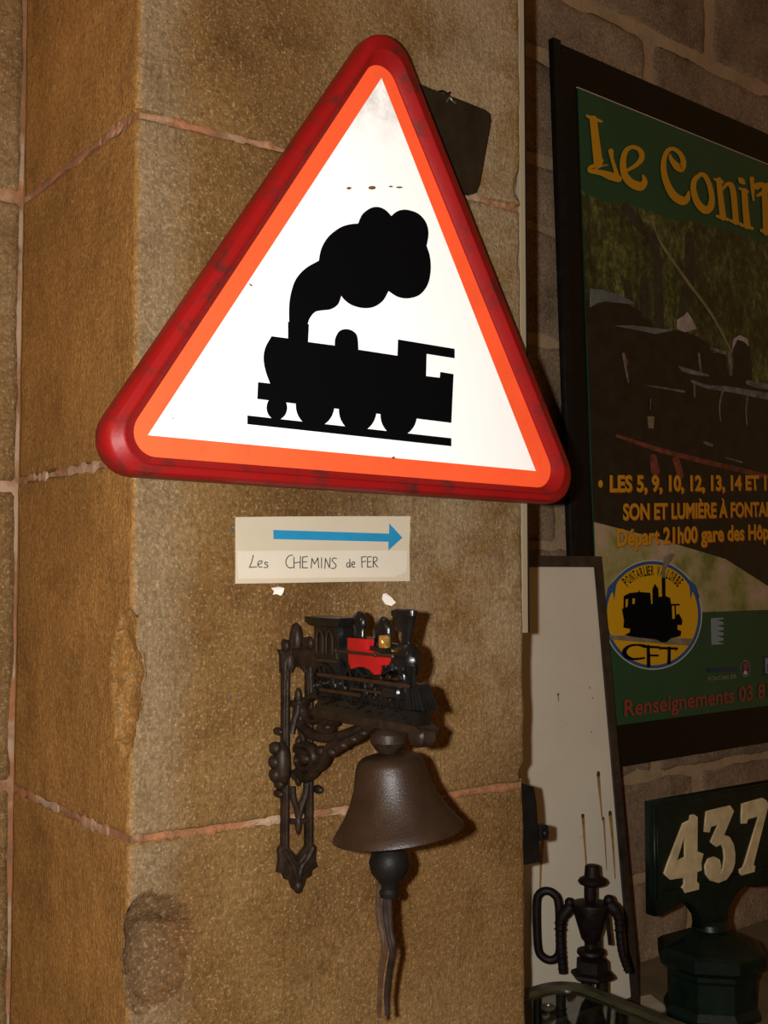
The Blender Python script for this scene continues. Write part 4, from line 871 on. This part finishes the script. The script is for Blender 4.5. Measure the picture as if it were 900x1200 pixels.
d3 = [[(445, 318), (615, 272), (642, 312), (570, 485), (610, 500), (640, 550), (652, 620), (650, 690), (632, 748), (590, 808), (530, 832), (475, 815), (442, 770), (436, 710), (458, 662), (500, 645), (538, 665), (550, 708), (542, 748), (512, 780), (545, 768), (568, 725), (578, 650), (570, 582), (550, 550), (515, 570), (478, 535), (535, 405), (475, 425), (465, 465), (432, 460)]]
d7 = [[(705, 262), (850, 218), (880, 235), (893, 268), (785, 700), (797, 715), (792, 752), (692, 778), (688, 740), (710, 725), (725, 690), (828, 345), (745, 370), (735, 400), (700, 400)]]
for d in (d4, d3, d7): obj('digit', px_shape(NB.up(0.0), [[ZN(*p) for p in o] for o in d], 0.0025, 0.0008), 'cream_paint', num)
pc = V((1.05 + cx_, 0.167, 0)); zz = lambda y: UY(838.5, y, 0.167).z
bm = BM(); lathe(bm, [(0.026, zz(1092)), (0.030, zz(1088)), (0.034, zz(1085)), (0.032, zz(1079)), (0.027, zz(1076)), (0.012, zz(1074))], pc, (0, 0, 1), 24, turn=0.2); obj('neck', bm, 'bottle_green', num, True)
h8 = math.pi / 8
bm = BM(); lathe(bm, [(0.030, zz(1087)), (0.055, zz(1094)), (0.092, zz(1104)), (0.100, zz(1108)), (0.100, zz(1121)), (0.090, zz(1127)), (0.084, zz(1128))][::-1], pc, (0, 0, 1), 8, turn=h8); obj('pedestal_cap', bm, 'bottle_green', num)
bm = BM(); lathe(bm, [(0.086, zz(1127)), (0.086, zz(1133)), (0.082, zz(1137)), (0.082, zz(1170)), (0.090, zz(1178)), (0.090, TZ + 0.0005)][::-1], pc, (0, 0, 1), 8, turn=h8); obj('pedestal_body', bm, 'bottle_green', num)

# ------------------------------------------------------------------ iron figure and chain link
rd = V((ray(694, 1100).x, ray(694, 1100).y, 0)).normalized()
fy = 0.175; fp = UY(694, 1100, fy)
FG = Plane((fp.x, fp.y, 1.0)); FG.n = -rd; FG.ey = V((0, 0, 1)); FG.ex = FG.ey.cross(FG.n)
fig = empty('iron_figure', (fp.x, fp.y, TZ), 'small scrap iron figure of a man in a brimmed hat', 'sculpture')
ZF = zoomer(610, 1000, 5.625)
def fg(x, y, h=0.0):
    u, v = FG.uv(*ZF(x, y)); return FG.at(u, v, h)
k_ = (fg(100, 0) - fg(0, 0)).length / 100                     # metres per zoomed pixel
def fl(name, cx, rows, segs=20, sq=None, h=0.0):
    bm = BM(); base = fg(cx, 500, h); z0_ = base.z
    lathe(bm, [(r * k_, fg(cx, y, h).z - z0_) for r, y in rows][::-1], base, (0, 0, 1), segs, sq); return obj(name, bm, 'scrap_iron', fig, True)
fl('hat', 475, [(10, 74), (36, 76), (46, 84), (52, 150), (84, 168), (94, 184), (84, 200), (52, 214), (40, 216)])
fl('head', 461, [(34, 212), (40, 220), (40, 285), (34, 308), (30, 325)])
fl('torso', 462, [(60, 312), (118, 326), (122, 345), (108, 400), (82, 490), (62, 560), (44, 582), (40, 590)], 20)
fl('waist', 460, [(40, 580), (40, 630)], 12)
fl('belt_washer', 462, [(40, 622), (88, 636), (92, 655), (80, 672), (50, 685)])
fl('hip_nut', 470, [(70, 682), (102, 698), (106, 770), (140, 785), (145, 805), (120, 822), (60, 830)], 6)
bt = (TZ - fg(460, 800).z)
for x0, x1 in ((432, 425), (532, 540)):
    bm = BM(); a = fg(x0, 815); tube(bm, [a, fg(x0 + 4, 870), V((fg(x1, 870).x, fg(x1, 870).y, TZ + 0.018))], [36 * k_, 38 * k_, 34 * k_], 12); obj('leg', bm, 'scrap_iron', fig, True)
    bm = BM(); c = V((fg(x1, 870).x, fg(x1, 870).y, TZ + 0.0105)); box(bm, c - rd * 0.012, (0.028, 0.045, 0.020), Matrix.Rotation(math.atan2(rd.y, rd.x) - math.pi / 2, 3, 'Z'), 0.004); obj('foot', bm, 'scrap_iron', fig, True)
for path, rs in (([(335, 345), (300, 385), (268, 430), (262, 520), (265, 620), (272, 700), (280, 790)], [40, 40, 38, 32, 31, 29, 28]), ([(575, 330), (620, 372), (650, 430), (655, 530), (668, 640), (690, 720), (712, 785)], [42, 42, 34, 28, 27, 26, 20])):
    bm = BM(); pts = [fg(*p) for p in path]; tube(bm, pts, [r * k_ for r in rs], 12); ar = obj('arm', bm, 'scrap_iron', fig, True)
    P = crom(pts, 5)
    for i in range(10, len(P) - 1, 2):
        bm = BM(); r = rs[min(6, i // 5)] * k_; tdir = (P[min(i + 1, len(P) - 1)] - P[i - 1]).normalized()
        lathe(bm, [(r * 0.9, -0.0012), (r * 1.12, 0), (r * 0.9, 0.0012)], P[i], tuple(tdir), 12); obj('thread_ridge', bm, 'scrap_iron', ar, True)
for x, y, r in ((322, 322, 32), (582, 308, 36)):
    bm = BM(); ball(bm, fg(x, y), (r * k_, r * k_, r * k_)); obj('shoulder', bm, 'scrap_iron', fig, True)
bm = BM(); tube(bm, [fg(570, 400, -0.01), fg(578, 500, -0.01), fg(592, 615, -0.01)], 13 * k_, 8); obj('hanging_rod', bm, 'scrap_iron', fig, True)
bm = BM(); tube(bm, [fg(512, 480, -0.008), fg(516, 640, -0.008)], 16 * k_, 8); obj('back_rod', bm, 'scrap_iron', fig, True)
bm = BM(); lk = []
for i in range(24):
    a = 2 * math.pi * i / 24; sx = math.cos(a); sy = math.sin(a)
    lk.append(fg(181 + 76 * sx + (18 if False else 0) + (sy * 14), 494 + (1 if sy > 0 else -1) * 135 * min(1, abs(sy) * 3) + 95 * sy, -0.016))
tube(bm, lk, 28 * k_, 12, True, n=3)
tag(obj('chain_link', bm, 'scrap_iron', None, True, tuple(fg(181, 750, -0.016))), 'large oval iron chain link on the arm of the iron figure', 'chain link')

# ------------------------------------------------------------------ glass topped case
CZ = 0.935
cr_ = UZ(664, 1150, CZ)
x1, y1 = cr_.x + 0.020, cr_.y + 0.020; x0, y0 = PW + 0.014, y1 - 0.50
t = empty('glass_case', ((x0 + x1) / 2, (y0 + y1) / 2, TZ), 'low dark olive display case with a glass lid and rounded corners', 'display case')
def rrect(x0, y0, x1, y1, r, n=8): return arc2(x1 - r, y1 - r, r, 0, 90, n) + arc2(x0 + r, y1 - r, r, 90, 180, n) + arc2(x0 + r, y0 + r, r, 180, 270, n) + arc2(x1 - r, y0 + r, r, 270, 360, n)
def ringwall(name, lv, mat):
    bm = BM(); loops = [[bm.verts.new((p[0], p[1], z)) for p in rrect(x0 + i, y0 + i, x1 - i, y1 - i, max(0.01, 0.06 - i))] for i, z in lv]
    for p, q in zip(loops, loops[1:] + loops[:1]):
        for i in range(len(p)): bm.faces.new((p[i], p[(i + 1) % len(p)], q[(i + 1) % len(p)], q[i]))
    return obj(name, bm, mat, t, True)
ringwall('lid_frame', [(0.0, CZ - 0.016), (0.0, CZ - 0.004), (0.004, CZ), (0.018, CZ - 0.001), (0.022, CZ - 0.006), (0.022, CZ - 0.016)], 'olive')
ringwall('case_wall', [(0.004, TZ + 0.0005), (0.004, CZ - 0.017), (0.012, CZ - 0.017), (0.012, TZ + 0.0005)], 'olive')
bm = BM(); prism(bm, [(p[0], p[1], CZ - 0.008) for p in rrect(x0 + 0.0222, y0 + 0.0222, x1 - 0.0222, y1 - 0.0222, 0.038)], (0, 0, -0.003)); obj('glass_pane', bm, 'glass', t)
bm = BM(); prism(bm, [(p[0], p[1], TZ + 0.004) for p in rrect(x0 + 0.013, y0 + 0.013, x1 - 0.013, y1 - 0.013, 0.045)], (0, 0, -0.003)); obj('case_floor', bm, 'card', t)
bm = BM(); kc = V((x1 - 0.115, y1 - 0.075, CZ - 0.0075)); tube(bm, [kc + V((0.009 * math.cos(a), 0.009 * math.sin(a), 0.003)) for a in [2 * math.pi * i / 10 for i in range(10)]], 0.003, 8, True, n=2); obj('ring_pull', bm, 'olive', t, True)
bm = BM(); boxmm(bm, (x0 + 0.03, y1 - 0.115, CZ - 0.030), (x1 - 0.03, y1 - 0.10, CZ - 0.014), 0.002); obj('inner_bar', bm, 'olive', t)
bm = BM(); pts = [UZ(x, y, TZ + 0.0004) for x, y in ((742, 1170), (762, 1166), (783, 1182), (768, 1192))]
c = sum(pts, V()) / 4; prism(bm, pts, (0, 0, 0.0012)); tag(obj('leaflet', bm, 'card', None, False, tuple(c)), 'pale leaflet lying on the table before the enamel panel', 'leaflet')
